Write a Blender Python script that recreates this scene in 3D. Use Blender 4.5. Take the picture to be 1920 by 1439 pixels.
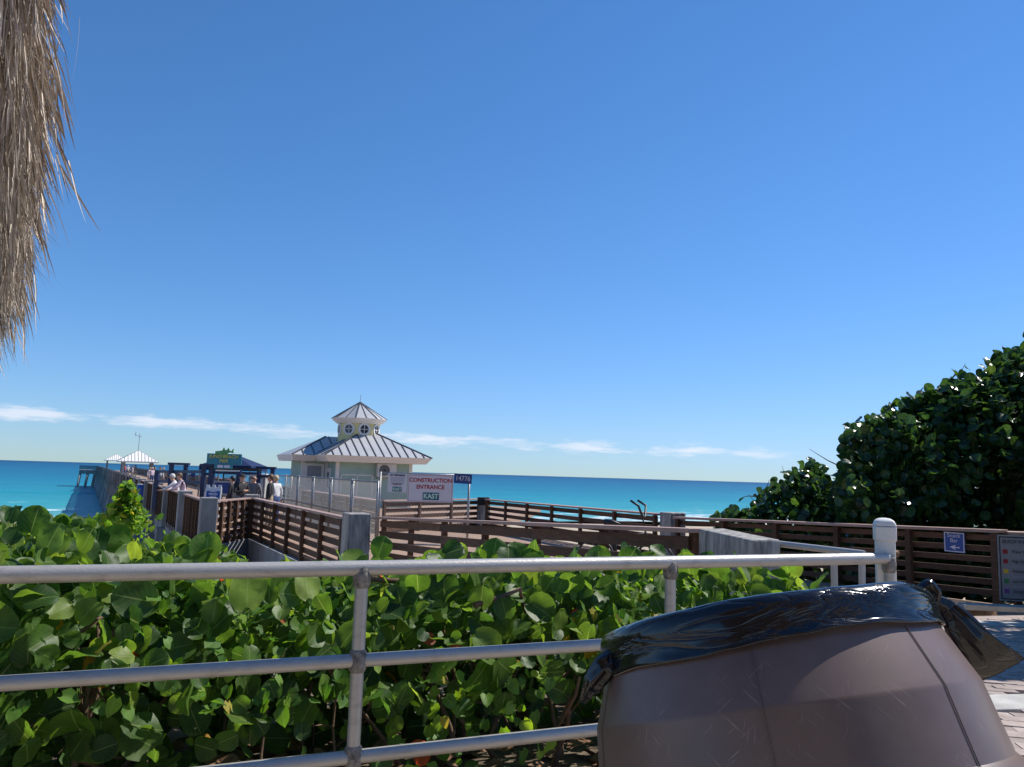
import bpy, bmesh, math, random
from mathutils import Vector, Matrix, noise
random.seed(7)
RAD = math.radians
for o in list(bpy.data.objects): bpy.data.objects.remove(o)
SC = bpy.context.scene
COL = SC.collection
# ------------------------------------------------------------------ camera
EYE = 1.30; FPX = 1442.0; ROLL = RAD(1.70); PITCH = RAD(6.78)
_F = Vector((0, math.cos(PITCH), math.sin(PITCH))); _R0 = Vector((1, 0, 0)); _U0 = Vector((0, -math.sin(PITCH), math.cos(PITCH)))
_R = _R0*math.cos(ROLL) + _U0*math.sin(ROLL); _U = _U0*math.cos(ROLL) - _R0*math.sin(ROLL)
cam = bpy.data.objects.new('camera', bpy.data.cameras.new('camera')); COL.objects.link(cam)
m = Matrix((_R, _U, -_F)).transposed().to_4x4(); m.translation = Vector((0, 0, EYE)); cam.matrix_world = m
cam.data.sensor_width = 36.0; cam.data.sensor_fit = 'HORIZONTAL'; cam.data.lens = 36.0*FPX/1920.0
cam.data.clip_start = 0.05; cam.data.clip_end = 60000
SC.camera = cam
def at(px, py, Y):
    """point at forward distance Y in the direction of photo pixel px,py"""
    d = _F + _R*((px-960)/FPX) - _U*((py-719.5)/FPX)
    return Vector((0, 0, EYE)) + d*(Y/d.y)
def topx(p):
    d = Vector(p) - Vector((0, 0, EYE)); w = d.dot(_F)
    if w < .05: return (-9e3, -9e3)
    return (960+FPX*d.dot(_R)/w, 719.5-FPX*d.dot(_U)/w)
# ------------------------------------------------------------------ sky and sun
SUN_AZ = RAD(61); SUN_EL = RAD(49)
w = bpy.data.worlds.new('World'); SC.world = w; w.use_nodes = True
nt = w.node_tree; nt.nodes.clear()
def wn(t, **k):
    n = nt.nodes.new(t)
    for a, b in k.items(): setattr(n, a, b)
    return n
def wmath(op, a, b=None, c=None, clamp=False):
    n = wn('ShaderNodeMath', operation=op, use_clamp=clamp)
    for i, v in enumerate((a, b, c)):
        if v is None: continue
        if isinstance(v, (int, float)): n.inputs[i].default_value = v
        else: nt.links.new(v, n.inputs[i])
    return n.outputs[0]
sky = wn('ShaderNodeTexSky', sky_type='NISHITA', sun_disc=False, sun_elevation=SUN_EL, sun_rotation=SUN_AZ,
         altitude=0, air_density=1.0, dust_density=0.0, ozone_density=1.6)
hs = wn('ShaderNodeHueSaturation'); hs.inputs['Saturation'].default_value = 1.12; hs.inputs['Value'].default_value = 1.0
nt.links.new(sky.outputs[0], hs.inputs['Color'])
tc = wn('ShaderNodeTexCoord'); sx = wn('ShaderNodeSeparateXYZ'); nt.links.new(tc.outputs['Generated'], sx.inputs[0])
az = wmath('ARCTAN2', sx.outputs[0], sx.outputs[1]); el = sx.outputs[2]
cx = wn('ShaderNodeCombineXYZ')
nt.links.new(wmath('MULTIPLY', az, 15.0), cx.inputs[0]); nt.links.new(wmath('MULTIPLY', el, 85.0), cx.inputs[1])
nz = wn('ShaderNodeTexNoise'); nz.inputs['Scale'].default_value = 1.0; nz.inputs['Detail'].default_value = 8; nz.inputs['Roughness'].default_value = .62
nt.links.new(cx.outputs[0], nz.inputs['Vector'])
elc = wmath('MULTIPLY_ADD', wmath('SINE', wmath('MULTIPLY', az, 1.2)), -.017, .0405)      # a low bank of cloud round the horizon
dd = wmath('DIVIDE', wmath('SUBTRACT', el, elc), .0115)
band = wmath('POWER', 2.718, wmath('MULTIPLY', wmath('MULTIPLY', dd, dd), -1.0))
mr = wn('ShaderNodeMapRange', interpolation_type='SMOOTHSTEP'); mr.inputs[1].default_value = .66; mr.inputs[2].default_value = .92
nt.links.new(wmath('MULTIPLY_ADD', band, .30, nz.outputs[0]), mr.inputs[0])
cv = wn('ShaderNodeCombineXYZ'); nt.links.new(wmath('MULTIPLY', az, 4.2), cv.inputs[0]); nt.links.new(wmath('MULTIPLY', el, 30.0), cv.inputs[1]); cv.inputs[2].default_value = 4.4
nc = wn('ShaderNodeTexNoise'); nc.inputs['Scale'].default_value = 1.0; nc.inputs['Detail'].default_value = 3; nt.links.new(cv.outputs[0], nc.inputs['Vector'])
mc = wn('ShaderNodeMapRange', interpolation_type='SMOOTHSTEP'); mc.inputs[1].default_value = .36; mc.inputs[2].default_value = .58; nt.links.new(nc.outputs[0], mc.inputs[0])
gate = wmath('MULTIPLY', wmath('MULTIPLY', mc.outputs[0], wmath('MULTIPLY', band, 1.8, clamp=True)), .60)
cm = wmath('MULTIPLY', mr.outputs[0], gate)
mx = wn('ShaderNodeMixRGB'); nt.links.new(cm, mx.inputs[0]); tint = wn('ShaderNodeMixRGB', blend_type='MULTIPLY'); tint.inputs[0].default_value = 1; tint.inputs[2].default_value = (.60, .99, 1.24, 1); nt.links.new(hs.outputs[0], tint.inputs[1]); 
kk = wn('ShaderNodeVectorMath', operation='MULTIPLY_ADD'); nt.links.new(tint.outputs[0], kk.inputs[0]); kk.inputs[1].default_value = (1/13., 1/15., 1/50); kk.inputs[2].default_value = (1, 1, 1)
dv = wn('ShaderNodeVectorMath', operation='DIVIDE'); nt.links.new(tint.outputs[0], dv.inputs[0]); nt.links.new(kk.outputs[0], dv.inputs[1]); nt.links.new(dv.outputs[0], mx.inputs[1]); mx.inputs[2].default_value = (7.6, 7.6, 8.2, 1)
bg = wn('ShaderNodeBackground'); bg.inputs['Strength'].default_value = 0.106
nt.links.new(mx.outputs[0], bg.inputs['Color'])
wo = wn('ShaderNodeOutputWorld'); nt.links.new(bg.outputs[0], wo.inputs[0])
sun = bpy.data.objects.new('sun', bpy.data.lights.new('sun', 'SUN')); COL.objects.link(sun)
sun.data.energy = 5.0; sun.data.angle = RAD(.5); sun.data.color = (1, .955, .89)
SUNDIR = Vector((math.sin(SUN_AZ)*math.cos(SUN_EL), math.cos(SUN_AZ)*math.cos(SUN_EL), math.sin(SUN_EL)))
sun.rotation_euler = SUNDIR.to_track_quat('Z', 'Y').to_euler(); sun.location = (0, 0, 30)
SC.view_settings.view_transform = 'Standard'; SC.view_settings.look = 'None'; SC.view_settings.exposure = 0.28; SC.view_settings.gamma = 1.0
SC.view_settings.use_curve_mapping = False
# ------------------------------------------------------------------ materials
def mat(name, col, rough=.6, metal=0., spec=.5, var=.0, vscale=6., bump=.0, bscale=40., col2=None, stretch=None, detail=5, coat=0., lo=.35, hi=.65, emis=None):
    mt = bpy.data.materials.new(name); mt.use_nodes = True; t = mt.node_tree; b = t.nodes['Principled BSDF']
    b.inputs['Base Color'].default_value = (*col, 1); b.inputs['Roughness'].default_value = rough; b.inputs['Metallic'].default_value = metal
    b.inputs['Specular IOR Level'].default_value = spec; b.inputs['Coat Weight'].default_value = coat
    if var or col2 or bump:
        tc = t.nodes.new('ShaderNodeNewGeometry'); mp = t.nodes.new('ShaderNodeMapping'); t.links.new(tc.outputs['Position'], mp.inputs[0])
        if stretch: mp.inputs['Scale'].default_value = stretch
        if var or col2:
            n = t.nodes.new('ShaderNodeTexNoise'); n.inputs['Scale'].default_value = vscale; n.inputs['Detail'].default_value = detail; n.inputs['Roughness'].default_value = .65
            t.links.new(mp.outputs[0], n.inputs['Vector'])
            r = t.nodes.new('ShaderNodeMapRange'); r.inputs[1].default_value = lo; r.inputs[2].default_value = hi; t.links.new(n.outputs[0], r.inputs[0])
            mxx = t.nodes.new('ShaderNodeMixRGB'); t.links.new(r.outputs[0], mxx.inputs[0])
            c2 = col2 or tuple(c*(1-var) for c in col); mxx.inputs[1].default_value = (*c2, 1); mxx.inputs[2].default_value = (*col, 1)
            t.links.new(mxx.outputs[0], b.inputs['Base Color'])
        if bump:
            n2 = t.nodes.new('ShaderNodeTexNoise'); n2.inputs['Scale'].default_value = bscale; n2.inputs['Detail'].default_value = 4
            t.links.new(mp.outputs[0], n2.inputs['Vector'])
            bp = t.nodes.new('ShaderNodeBump'); bp.inputs['Strength'].default_value = bump; bp.inputs['Distance'].default_value = .01
            t.links.new(n2.outputs[0], bp.inputs['Height']); t.links.new(bp.outputs[0], b.inputs['Normal'])
    return mt
M = {}
M['alum'] = mat('galvanised_pipe', (.42, .40, .375), .42, .35, .5, col2=(.31, .29, .27), vscale=11, stretch=(1, 1, 3), bump=.12, bscale=70, detail=10, lo=.30, hi=.48)
M['weld'] = mat('grimy_weld', (.30, .275, .25), .6, .2, .4, var=.7, vscale=45, bump=.6, bscale=150)
M['concrete'] = mat('weathered_concrete', (.42, .40, .37), .9, 0, .3, col2=(.13, .128, .125), vscale=8, stretch=(1.6, 1.6, .28), bump=.4, bscale=30, detail=8)
M['kerb'] = mat('kerb_concrete', (.50, .48, .44), .9, 0, .3, var=.3, vscale=5, bump=.3, bscale=60)
M['slat'] = mat('dark_brown_board', (.115, .060, .034), .7, 0, .3, var=.4, vscale=5, stretch=(1, 1, 6), bump=.25, bscale=30)
M['cap'] = mat('brown_composite_cap', (.40, .27, .225), .7, 0, .3, var=.22, vscale=4, bump=.2, bscale=50)
M['deck'] = mat('deck_boards', (.40, .27, .19), .8, 0, .3, var=.4, vscale=3, stretch=(1, 6, 1), bump=.3, bscale=20)
M['pierside'] = mat('pier_concrete', (.33, .325, .31), .9, 0, .2, col2=(.17, .17, .17), vscale=1.2, stretch=(1, 1, .35), bump=.3, bscale=8)
M['navy'] = mat('navy_paint', (.012, .03, .095), .5, 0, .4, var=.3, vscale=3)
M['navycloth'] = mat('navy_canvas', (.014, .032, .10), .8, 0, .2, var=.3, vscale=4)
M['black'] = mat('black_trim', (.012, .012, .014), .5)
M['white'] = mat('white_paint', (.74, .72, .68), .55, 0, .4, var=.14, vscale=9)
M['fascia'] = mat('white_fascia', (.78, .75, .70), .55, 0, .4, var=.08, vscale=2)
M['roof'] = mat('standing_seam_metal', (.43, .43, .44), .5, .1, .5, var=.12, vscale=1.5)
M['seam'] = mat('dark_seam', (.075, .075, .085), .5, .2)
M['sage'] = mat('sage_siding', (.34, .47, .40), .7, 0, .3, var=.12, vscale=2)
M['yellow'] = mat('pale_yellow_siding', (.72, .64, .30), .7, 0, .3, var=.1, vscale=2)
M['glass'] = mat('dark_window_glass', (.025, .03, .04), .08, 0, .6)
M['shutter'] = mat('grey_shutter', (.30, .31, .33), .5, 0, .4, var=.1, vscale=3)
M['acgrey'] = mat('condenser_casing', (.62, .61, .57), .5, 0, .4, var=.1, vscale=6)
M['wire'] = mat('chain_link_wire', (.40, .39, .375), .45, .6, .5)
M['post'] = mat('fence_pipe', (.36, .355, .35), .45, .6, .5, var=.3, vscale=8)
M['signwhite'] = mat('sign_white', (.66, .63, .66), .5, 0, .4, var=.06, vscale=5)
M['red'] = mat('sign_red', (.38, .02, .03), .5)
M['notice'] = mat('notice_shaded_white', (.27, .29, .32), .6, 0, .3, var=.15, vscale=6)  # white notice panel, with the tree shade darkened into its colour
M['ink'] = mat('sign_black', (.02, .02, .025), .5)
M['greyink'] = mat('sign_grey', (.33, .33, .38), .5)
M['kast'] = mat('sign_teal', (.015, .115, .15), .5)
M['kastg'] = mat('sign_pale_green', (.52, .72, .58), .5)
M['bluesign'] = mat('sign_blue', (.012, .06, .27), .4, 0, .5)
M['bluebanner'] = mat('banner_blue', (.014, .045, .19), .6)
M['teal'] = mat('pier_sign_teal', (.012, .20, .27), .5, var=.2, vscale=4)
M['green'] = mat('pier_sign_green', (.075, .30, .10), .5, var=.3, vscale=5)
M['gold'] = mat('pier_sign_gold', (.52, .46, .07), .5)
M['flagred'] = mat('flag_red', (.28, .02, .03), .5); M['flagyel'] = mat('flag_yellow', (.62, .45, .04), .5)
M['flaggrn'] = mat('flag_green', (.03, .22, .07), .5); M['flagpur'] = mat('flag_purple', (.16, .05, .27), .5)
M['rust'] = mat('rusty_bolt', (.17, .085, .045), .7, .4, var=.5, vscale=60)
M['rubber'] = mat('bicycle_black', (.015, .015, .017), .5)
M['bark'] = mat('bark', (.19, .125, .085), .9, 0, .2, var=.5, vscale=14, bump=.5, bscale=60)
M['skin'] = mat('skin', (.52, .30, .21), .55); M['white_cloth'] = mat('white_cloth', (.70, .68, .68), .8, var=.15, vscale=12)
M['pink_cloth'] = mat('pale_pink_cloth', (.66, .52, .56), .8, var=.15, vscale=12); M['black_cloth'] = mat('black_cloth', (.018, .018, .022), .8)
M['grey_cloth'] = mat('grey_cloth', (.16, .16, .17), .8); M['blue_cloth'] = mat('blue_cloth', (.05, .09, .22), .8); M['khaki'] = mat('khaki_cloth', (.36, .28, .19), .8)
M['red_cloth'] = mat('red_cloth', (.40, .06, .07), .8); M['hair'] = mat('brown_hair', (.10, .055, .03), .6); M['hairgrey'] = mat('grey_hair', (.55, .53, .50), .6)
M['hairblond'] = mat('fair_hair', (.50, .38, .22), .6); M['shoe'] = mat('shoe', (.05, .05, .05), .6)
M['lit'] = mat('dead_leaf', (.30, .16, .085), .8, var=.5, vscale=30)
def paver_mat():
    mt = mat('paver', (.43, .355, .31), .9, 0, .3, col2=(.30, .235, .20), vscale=9, bump=.4, bscale=120, detail=8)
    t = mt.node_tree; b = t.nodes['Principled BSDF']; src = b.inputs['Base Color'].links[0].from_socket
    oi = t.nodes.new('ShaderNodeObjectInfo'); h = t.nodes.new('ShaderNodeHueSaturation')
    r = t.nodes.new('ShaderNodeMapRange'); r.inputs[3].default_value = .78; r.inputs[4].default_value = 1.16
    t.links.new(oi.outputs['Random'], r.inputs[0]); t.links.new(r.outputs[0], h.inputs['Value']); t.links.new(src, h.inputs['Color']); t.links.new(h.outputs[0], b.inputs['Base Color'])
    return mt
M['paver'] = paver_mat()
def per_piece(key, lo, hi):
    t = M[key].node_tree; b = t.nodes['Principled BSDF']; src = b.inputs['Base Color'].links[0].from_socket
    oi = t.nodes.new('ShaderNodeObjectInfo'); h = t.nodes.new('ShaderNodeHueSaturation'); r = t.nodes.new('ShaderNodeMapRange'); r.inputs[3].default_value = lo; r.inputs[4].default_value = hi
    t.links.new(oi.outputs['Random'], r.inputs[0]); t.links.new(r.outputs[0], h.inputs['Value']); t.links.new(src, h.inputs['Color']); t.links.new(h.outputs[0], b.inputs['Base Color'])
per_piece('slat', .68, 1.35); per_piece('cap', .85, 1.15); per_piece('pierside', .8, 1.2)
def sand_mat():
    mt = mat('sand', (.52, .44, .33), .95, 0, .2, col2=(.33, .26, .185), vscale=2.2, bump=.6, bscale=25, detail=9)
    return mt
M['sand'] = sand_mat()
def leaf_mat(name, pal, trans=.42, rough=.36, vein=(.36, .42, .13), vein_amt=.42):
    """leaf attr: R random per leaf, G along the leaf, B across"""
    mt = bpy.data.materials.new(name); mt.use_nodes = True; t = mt.node_tree; b = t.nodes['Principled BSDF']; L = t.links.new
    a = t.nodes.new('ShaderNodeAttribute'); a.attribute_name = 'leaf'; s = t.nodes.new('ShaderNodeSeparateXYZ'); L(a.outputs['Vector'], s.inputs[0])
    cr = t.nodes.new('ShaderNodeValToRGB'); cr.color_ramp.interpolation = 'LINEAR'; e = cr.color_ramp.elements
    for i, (p, c) in enumerate(pal):
        x = e[i] if i < 2 else e.new(p)
        x.position = p; x.color = (*c, 1)
    L(s.outputs[0], cr.inputs[0])
    def mth(op, x, y=None, cl=False):
        n = t.nodes.new('ShaderNodeMath'); n.operation = op; n.use_clamp = cl
        for i, v in enumerate((x, y)):
            if v is None: continue
            if isinstance(v, (int, float)): n.inputs[i].default_value = v
            else: L(v, n.inputs[i])
        return n.outputs[0]
    ax = mth('ABSOLUTE', s.outputs[2])
    mid = mth('LESS_THAN', ax, .035)
    lat = mth('GREATER_THAN', mth('COSINE', mth('MULTIPLY', mth('SUBTRACT', s.outputs[1], mth('MULTIPLY', ax, .45)), 38.)), .955)
    vm = mth('MULTIPLY', mth('MAXIMUM', mid, mth('MULTIPLY', lat, .30)), vein_amt)
    geo = t.nodes.new('ShaderNodeNewGeometry'); n = t.nodes.new('ShaderNodeTexNoise'); n.inputs['Scale'].default_value = 22; n.inputs['Detail'].default_value = 6; L(geo.outputs['Position'], n.inputs['Vector'])
    hv = t.nodes.new('ShaderNodeHueSaturation'); r = t.nodes.new('ShaderNodeMapRange'); r.inputs[1].default_value = .3; r.inputs[2].default_value = .7; r.inputs[3].default_value = .72; r.inputs[4].default_value = 1.22
    L(n.outputs[0], r.inputs[0]); L(r.outputs[0], hv.inputs['Value']); L(cr.outputs[0], hv.inputs['Color'])
    sp = t.nodes.new('ShaderNodeTexNoise'); sp.inputs['Scale'].default_value = 75; sp.inputs['Detail'].default_value = 2; L(geo.outputs['Position'], sp.inputs['Vector'])
    sr = t.nodes.new('ShaderNodeMapRange'); sr.inputs[1].default_value = .70; sr.inputs[2].default_value = .74; sr.inputs[4].default_value = .75; L(sp.outputs[0], sr.inputs[0])
    ms_ = t.nodes.new('ShaderNodeMixRGB'); L(sr.outputs[0], ms_.inputs[0]); L(hv.outputs[0], ms_.inputs[1]); ms_.inputs[2].default_value = (.13, .075, .03, 1)
    mx = t.nodes.new('ShaderNodeMixRGB'); L(vm, mx.inputs[0]); L(ms_.outputs[0], mx.inputs[1]); mx.inputs[2].default_value = (*vein, 1)
    L(mx.outputs[0], b.inputs['Base Color']); b.inputs['Roughness'].default_value = rough; b.inputs['Specular IOR Level'].default_value = .36
    bp = t.nodes.new('ShaderNodeBump'); bp.inputs['Strength'].default_value = .35; bp.inputs['Distance'].default_value = .004; L(mth('SUBTRACT', n.outputs[0], vm), bp.inputs['Height']); L(bp.outputs[0], b.inputs['Normal'])
    tr = t.nodes.new('ShaderNodeBsdfTranslucent'); h2 = t.nodes.new('ShaderNodeHueSaturation'); h2.inputs['Value'].default_value = 2.25; h2.inputs['Saturation'].default_value = 1.12; h2.inputs['Hue'].default_value = .487
    L(mx.outputs[0], h2.inputs['Color']); L(h2.outputs[0], tr.inputs['Color'])
    ms = t.nodes.new('ShaderNodeMixShader'); ms.inputs[0].default_value = trans; L(b.outputs[0], ms.inputs[1]); L(tr.outputs[0], ms.inputs[2]); L(ms.outputs[0], t.nodes['Material Output'].inputs[0])
    return mt
GR = [(0, (.022, .060, .013)), (.4, (.054, .118, .020)), (.75, (.105, .18, .030)), (.91, (.20, .275, .045)), (.945, (.40, .30, .03)), (.97, (.36, .10, .03)), (1., (.46, .12, .06))]
M['leaf'] = leaf_mat('sea_grape_leaf', GR, .48, .46)
M['vine'] = leaf_mat('vine_leaf', [(0, (.045, .125, .02)), (.5, (.11, .23, .03)), (.93, (.22, .34, .045)), (1., (.33, .28, .05))], .45, .5)
M['treeleaf'] = leaf_mat('tree_leaf', [(0, (.014, .04, .014)), (.5, (.026, .07, .018)), (.9, (.055, .115, .022)), (.96, (.12, .15, .03)), (1., (.2, .12, .03))], .30, .27, vein_amt=.3)
def thatch_mat():
    mt = bpy.data.materials.new('dry_palm_thatch'); mt.use_nodes = True; t = mt.node_tree; b = t.nodes['Principled BSDF']
    a = t.nodes.new('ShaderNodeAttribute'); a.attribute_name = 'leaf'; s = t.nodes.new('ShaderNodeSeparateXYZ'); t.links.new(a.outputs['Vector'], s.inputs[0])
    cr = t.nodes.new('ShaderNodeValToRGB'); cr.color_ramp.elements[0].color = (.18, .13, .10, 1); cr.color_ramp.elements[1].color = (.80, .70, .57, 1)
    x = cr.color_ramp.elements.new(.5); x.color = (.48, .39, .30, 1); t.links.new(s.outputs[0], cr.inputs[0]); t.links.new(cr.outputs[0], b.inputs['Base Color']); b.inputs['Roughness'].default_value = .6
    return mt
M['thatch'] = thatch_mat()
def bag_mat():
    mt = mat('black_bin_bag', (.006, .006, .009), .16, 0, .6); t = mt.node_tree; b = t.nodes['Principled BSDF']
    a = t.nodes.new('ShaderNodeAttribute'); a.attribute_name = 'fold'; mp = t.nodes.new('ShaderNodeMapping'); mp.inputs['Scale'].default_value = (.6, 2.6, .6)
    t.links.new(a.outputs['Vector'], mp.inputs[0])
    n = t.nodes.new('ShaderNodeTexNoise'); n.inputs['Scale'].default_value = 3; n.inputs['Detail'].default_value = 4; n.inputs['Distortion'].default_value = .7; t.links.new(mp.outputs[0], n.inputs['Vector'])
    def mth(op, x, y):
        q = t.nodes.new('ShaderNodeMath'); q.operation = op
        for i, v in enumerate((x, y)):
            if isinstance(v, (int, float)): q.inputs[i].default_value = v
            elif v is not None: t.links.new(v, q.inputs[i])
        return q.outputs[0]
    rid = mth('POWER', mth('SUBTRACT', 1.0, mth('MINIMUM', mth('MULTIPLY', mth('ABSOLUTE', mth('SUBTRACT', n.outputs[0], .5), None), 9.0), 1.0)), 2.6)
    bp = t.nodes.new('ShaderNodeBump'); bp.inputs['Strength'].default_value = .34; bp.inputs['Distance'].default_value = .0042; t.links.new(rid, bp.inputs['Height']); t.links.new(bp.outputs[0], b.inputs['Normal'])
    return mt
M['bag'] = bag_mat()
def barrel_mat():
    mt = mat('brown_barrel_plastic', (.165, .112, .094), .36, 0, .6, col2=(.12, .079, .066), vscale=5, bump=.015, bscale=300, detail=8)
    t = mt.node_tree; b = t.nodes['Principled BSDF']; L = t.links.new; src = b.inputs['Base Color'].links[0].from_socket
    a = t.nodes.new('ShaderNodeAttribute'); a.attribute_name = 'fold'
    fac = None
    for rot, sc, th in ((.85, (9, 150, 1), .66), (-.55, (12, 170, 1), .67), (1.9, (14, 200, 1), .675)):
        vr = t.nodes.new('ShaderNodeVectorRotate'); vr.rotation_type = 'Z_AXIS'; vr.inputs['Angle'].default_value = rot; L(a.outputs['Vector'], vr.inputs['Vector'])
        mp = t.nodes.new('ShaderNodeMapping'); mp.inputs['Scale'].default_value = sc; L(vr.outputs[0], mp.inputs[0])
        n = t.nodes.new('ShaderNodeTexNoise'); n.inputs['Scale'].default_value = 1.6; n.inputs['Detail'].default_value = 2; L(mp.outputs[0], n.inputs['Vector'])
        r = t.nodes.new('ShaderNodeMapRange'); r.inputs[1].default_value = th; r.inputs[2].default_value = th+.05; L(n.outputs[0], r.inputs[0])
        if fac is None: fac = r.outputs[0]
        else:
            q = t.nodes.new('ShaderNodeMath'); q.operation = 'MAXIMUM'; L(fac, q.inputs[0]); L(r.outputs[0], q.inputs[1]); fac = q.outputs[0]
    q = t.nodes.new('ShaderNodeMath'); q.operation = 'MULTIPLY'; L(fac, q.inputs[0])
    ml = t.nodes.new('ShaderNodeTexNoise'); ml.inputs['Scale'].default_value = 7; L(a.outputs['Vector'], ml.inputs['Vector'])
    mr_ = t.nodes.new('ShaderNodeMapRange'); mr_.inputs[1].default_value = .48; mr_.inputs[2].default_value = .68; mr_.inputs[4].default_value = .55; L(ml.outputs[0], mr_.inputs[0]); L(mr_.outputs[0], q.inputs[1])
    mx = t.nodes.new('ShaderNodeMixRGB'); L(q.outputs[0], mx.inputs[0]); L(src, mx.inputs[1]); mx.inputs[2].default_value = (.42, .36, .33, 1)
    # dark smudges
    g = t.nodes.new('ShaderNodeNewGeometry'); n = t.nodes.new('ShaderNodeTexNoise'); n.inputs['Scale'].default_value = 9; n.inputs['Detail'].default_value = 3; L(g.outputs['Position'], n.inputs['Vector'])
    r = t.nodes.new('ShaderNodeMapRange'); r.inputs[1].default_value = .675; r.inputs[2].default_value = .70; L(n.outputs[0], r.inputs[0])
    m2 = t.nodes.new('ShaderNodeMixRGB'); L(r.outputs[0], m2.inputs[0]); L(mx.outputs[0], m2.inputs[1]); m2.inputs[2].default_value = (.02, .02, .022, 1); L(m2.outputs[0], b.inputs['Base Color'])
    return mt
M['barrel'] = barrel_mat()
N_OFF = Vector((-.48, .877, 0)); N_ALONG = Vector((.877, .48, 0))      # out to sea / along the shore
def sea_mat():
    mt = bpy.data.materials.new('sea_water'); mt.use_nodes = True; t = mt.node_tree; b = t.nodes['Principled BSDF']; L = t.links.new
    g = t.nodes.new('ShaderNodeNewGeometry')
    def dot(v):
        n = t.nodes.new('ShaderNodeVectorMath'); n.operation = 'DOT_PRODUCT'; L(g.outputs['Position'], n.inputs[0]); n.inputs[1].default_value = v; return n.outputs['Value']
    def mth(op, x, y=None):
        n = t.nodes.new('ShaderNodeMath'); n.operation = op
        for i, v in enumerate((x, y)):
            if v is None: continue
            if isinstance(v, (int, float)): n.inputs[i].default_value = v
            else: L(v, n.inputs[i])
        return n.outputs[0]
    s = dot(N_OFF); a = dot(N_ALONG)
    cv = t.nodes.new('ShaderNodeCombineXYZ'); L(mth('MULTIPLY', s, .045), cv.inputs[0]); L(mth('MULTIPLY', a, .008), cv.inputs[1])
    n1 = t.nodes.new('ShaderNodeTexNoise'); n1.inputs['Scale'].default_value = 1; n1.inputs['Detail'].default_value = 5; L(cv.outputs[0], n1.inputs['Vector'])
    lg = mth('LOGARITHM', mth('MAXIMUM', mth('SUBTRACT', s, 100), 5.), 10.)
    pos = mth('DIVIDE', mth('SUBTRACT', mth('ADD', lg, mth('MULTIPLY', mth('SUBTRACT', n1.outputs[0], .5), .55)), .7), 3.3)
    cr = t.nodes.new('ShaderNodeValToRGB'); e = cr.color_ramp.elements
    for i, (p, c) in enumerate(((0., (.12, .35, .36)), (.25, (.038, .28, .325)), (.40, (.016, .215, .29)), (.55, (.009, .14, .235)), (.72, (.008, .098, .195)), (1., (.005, .052, .13)))):
        x = e[i] if i < 2 else e.new(p); x.position = p; x.color = (*c, 1)
    L(pos, cr.inputs[0])
    # foam near the beach
    cf = t.nodes.new('ShaderNodeCombineXYZ'); L(mth('MULTIPLY', s, .22), cf.inputs[0]); L(mth('MULTIPLY', a, .07), cf.inputs[1])
    n2 = t.nodes.new('ShaderNodeTexNoise'); n2.inputs['Scale'].default_value = 1; n2.inputs['Detail'].default_value = 7; n2.inputs['Roughness'].default_value = .7; L(cf.outputs[0], n2.inputs['Vector'])
    band = t.nodes.new('ShaderNodeMapRange'); band.inputs[1].default_value = 150; band.inputs[2].default_value = 106; band.inputs[3].default_value = -.16; band.inputs[4].default_value = .03; L(s, band.inputs[0])
    fm = t.nodes.new('ShaderNodeMapRange'); fm.inputs[1].default_value = .52; fm.inputs[2].default_value = .60; L(mth('ADD', n2.outputs[0], band.outputs[0]), fm.inputs[0])
    mx = t.nodes.new('ShaderNodeMixRGB'); L(fm.outputs[0], mx.inputs[0]); L(cr.outputs[0], mx.inputs[1]); mx.inputs[2].default_value = (.72, .76, .77, 1)
    L(mx.outputs[0], b.inputs['Base Color'])
    b.inputs['Roughness'].default_value = .42; b.inputs['Specular IOR Level'].default_value = .09
    cw = t.nodes.new('ShaderNodeCombineXYZ'); L(mth('MULTIPLY', s, .32), cw.inputs[0]); L(mth('MULTIPLY', a, .09), cw.inputs[1])
    n3 = t.nodes.new('ShaderNodeTexNoise'); n3.inputs['Scale'].default_value = 1; n3.inputs['Detail'].default_value = 6; L(cw.outputs[0], n3.inputs['Vector'])
    bp = t.nodes.new('ShaderNodeBump'); bp.inputs['Strength'].default_value = .9; bp.inputs['Distance'].default_value = 1.1; L(n3.outputs[0], bp.inputs['Height']); L(bp.outputs[0], b.inputs['Normal'])
    return mt
M['sea'] = sea_mat()
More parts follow.
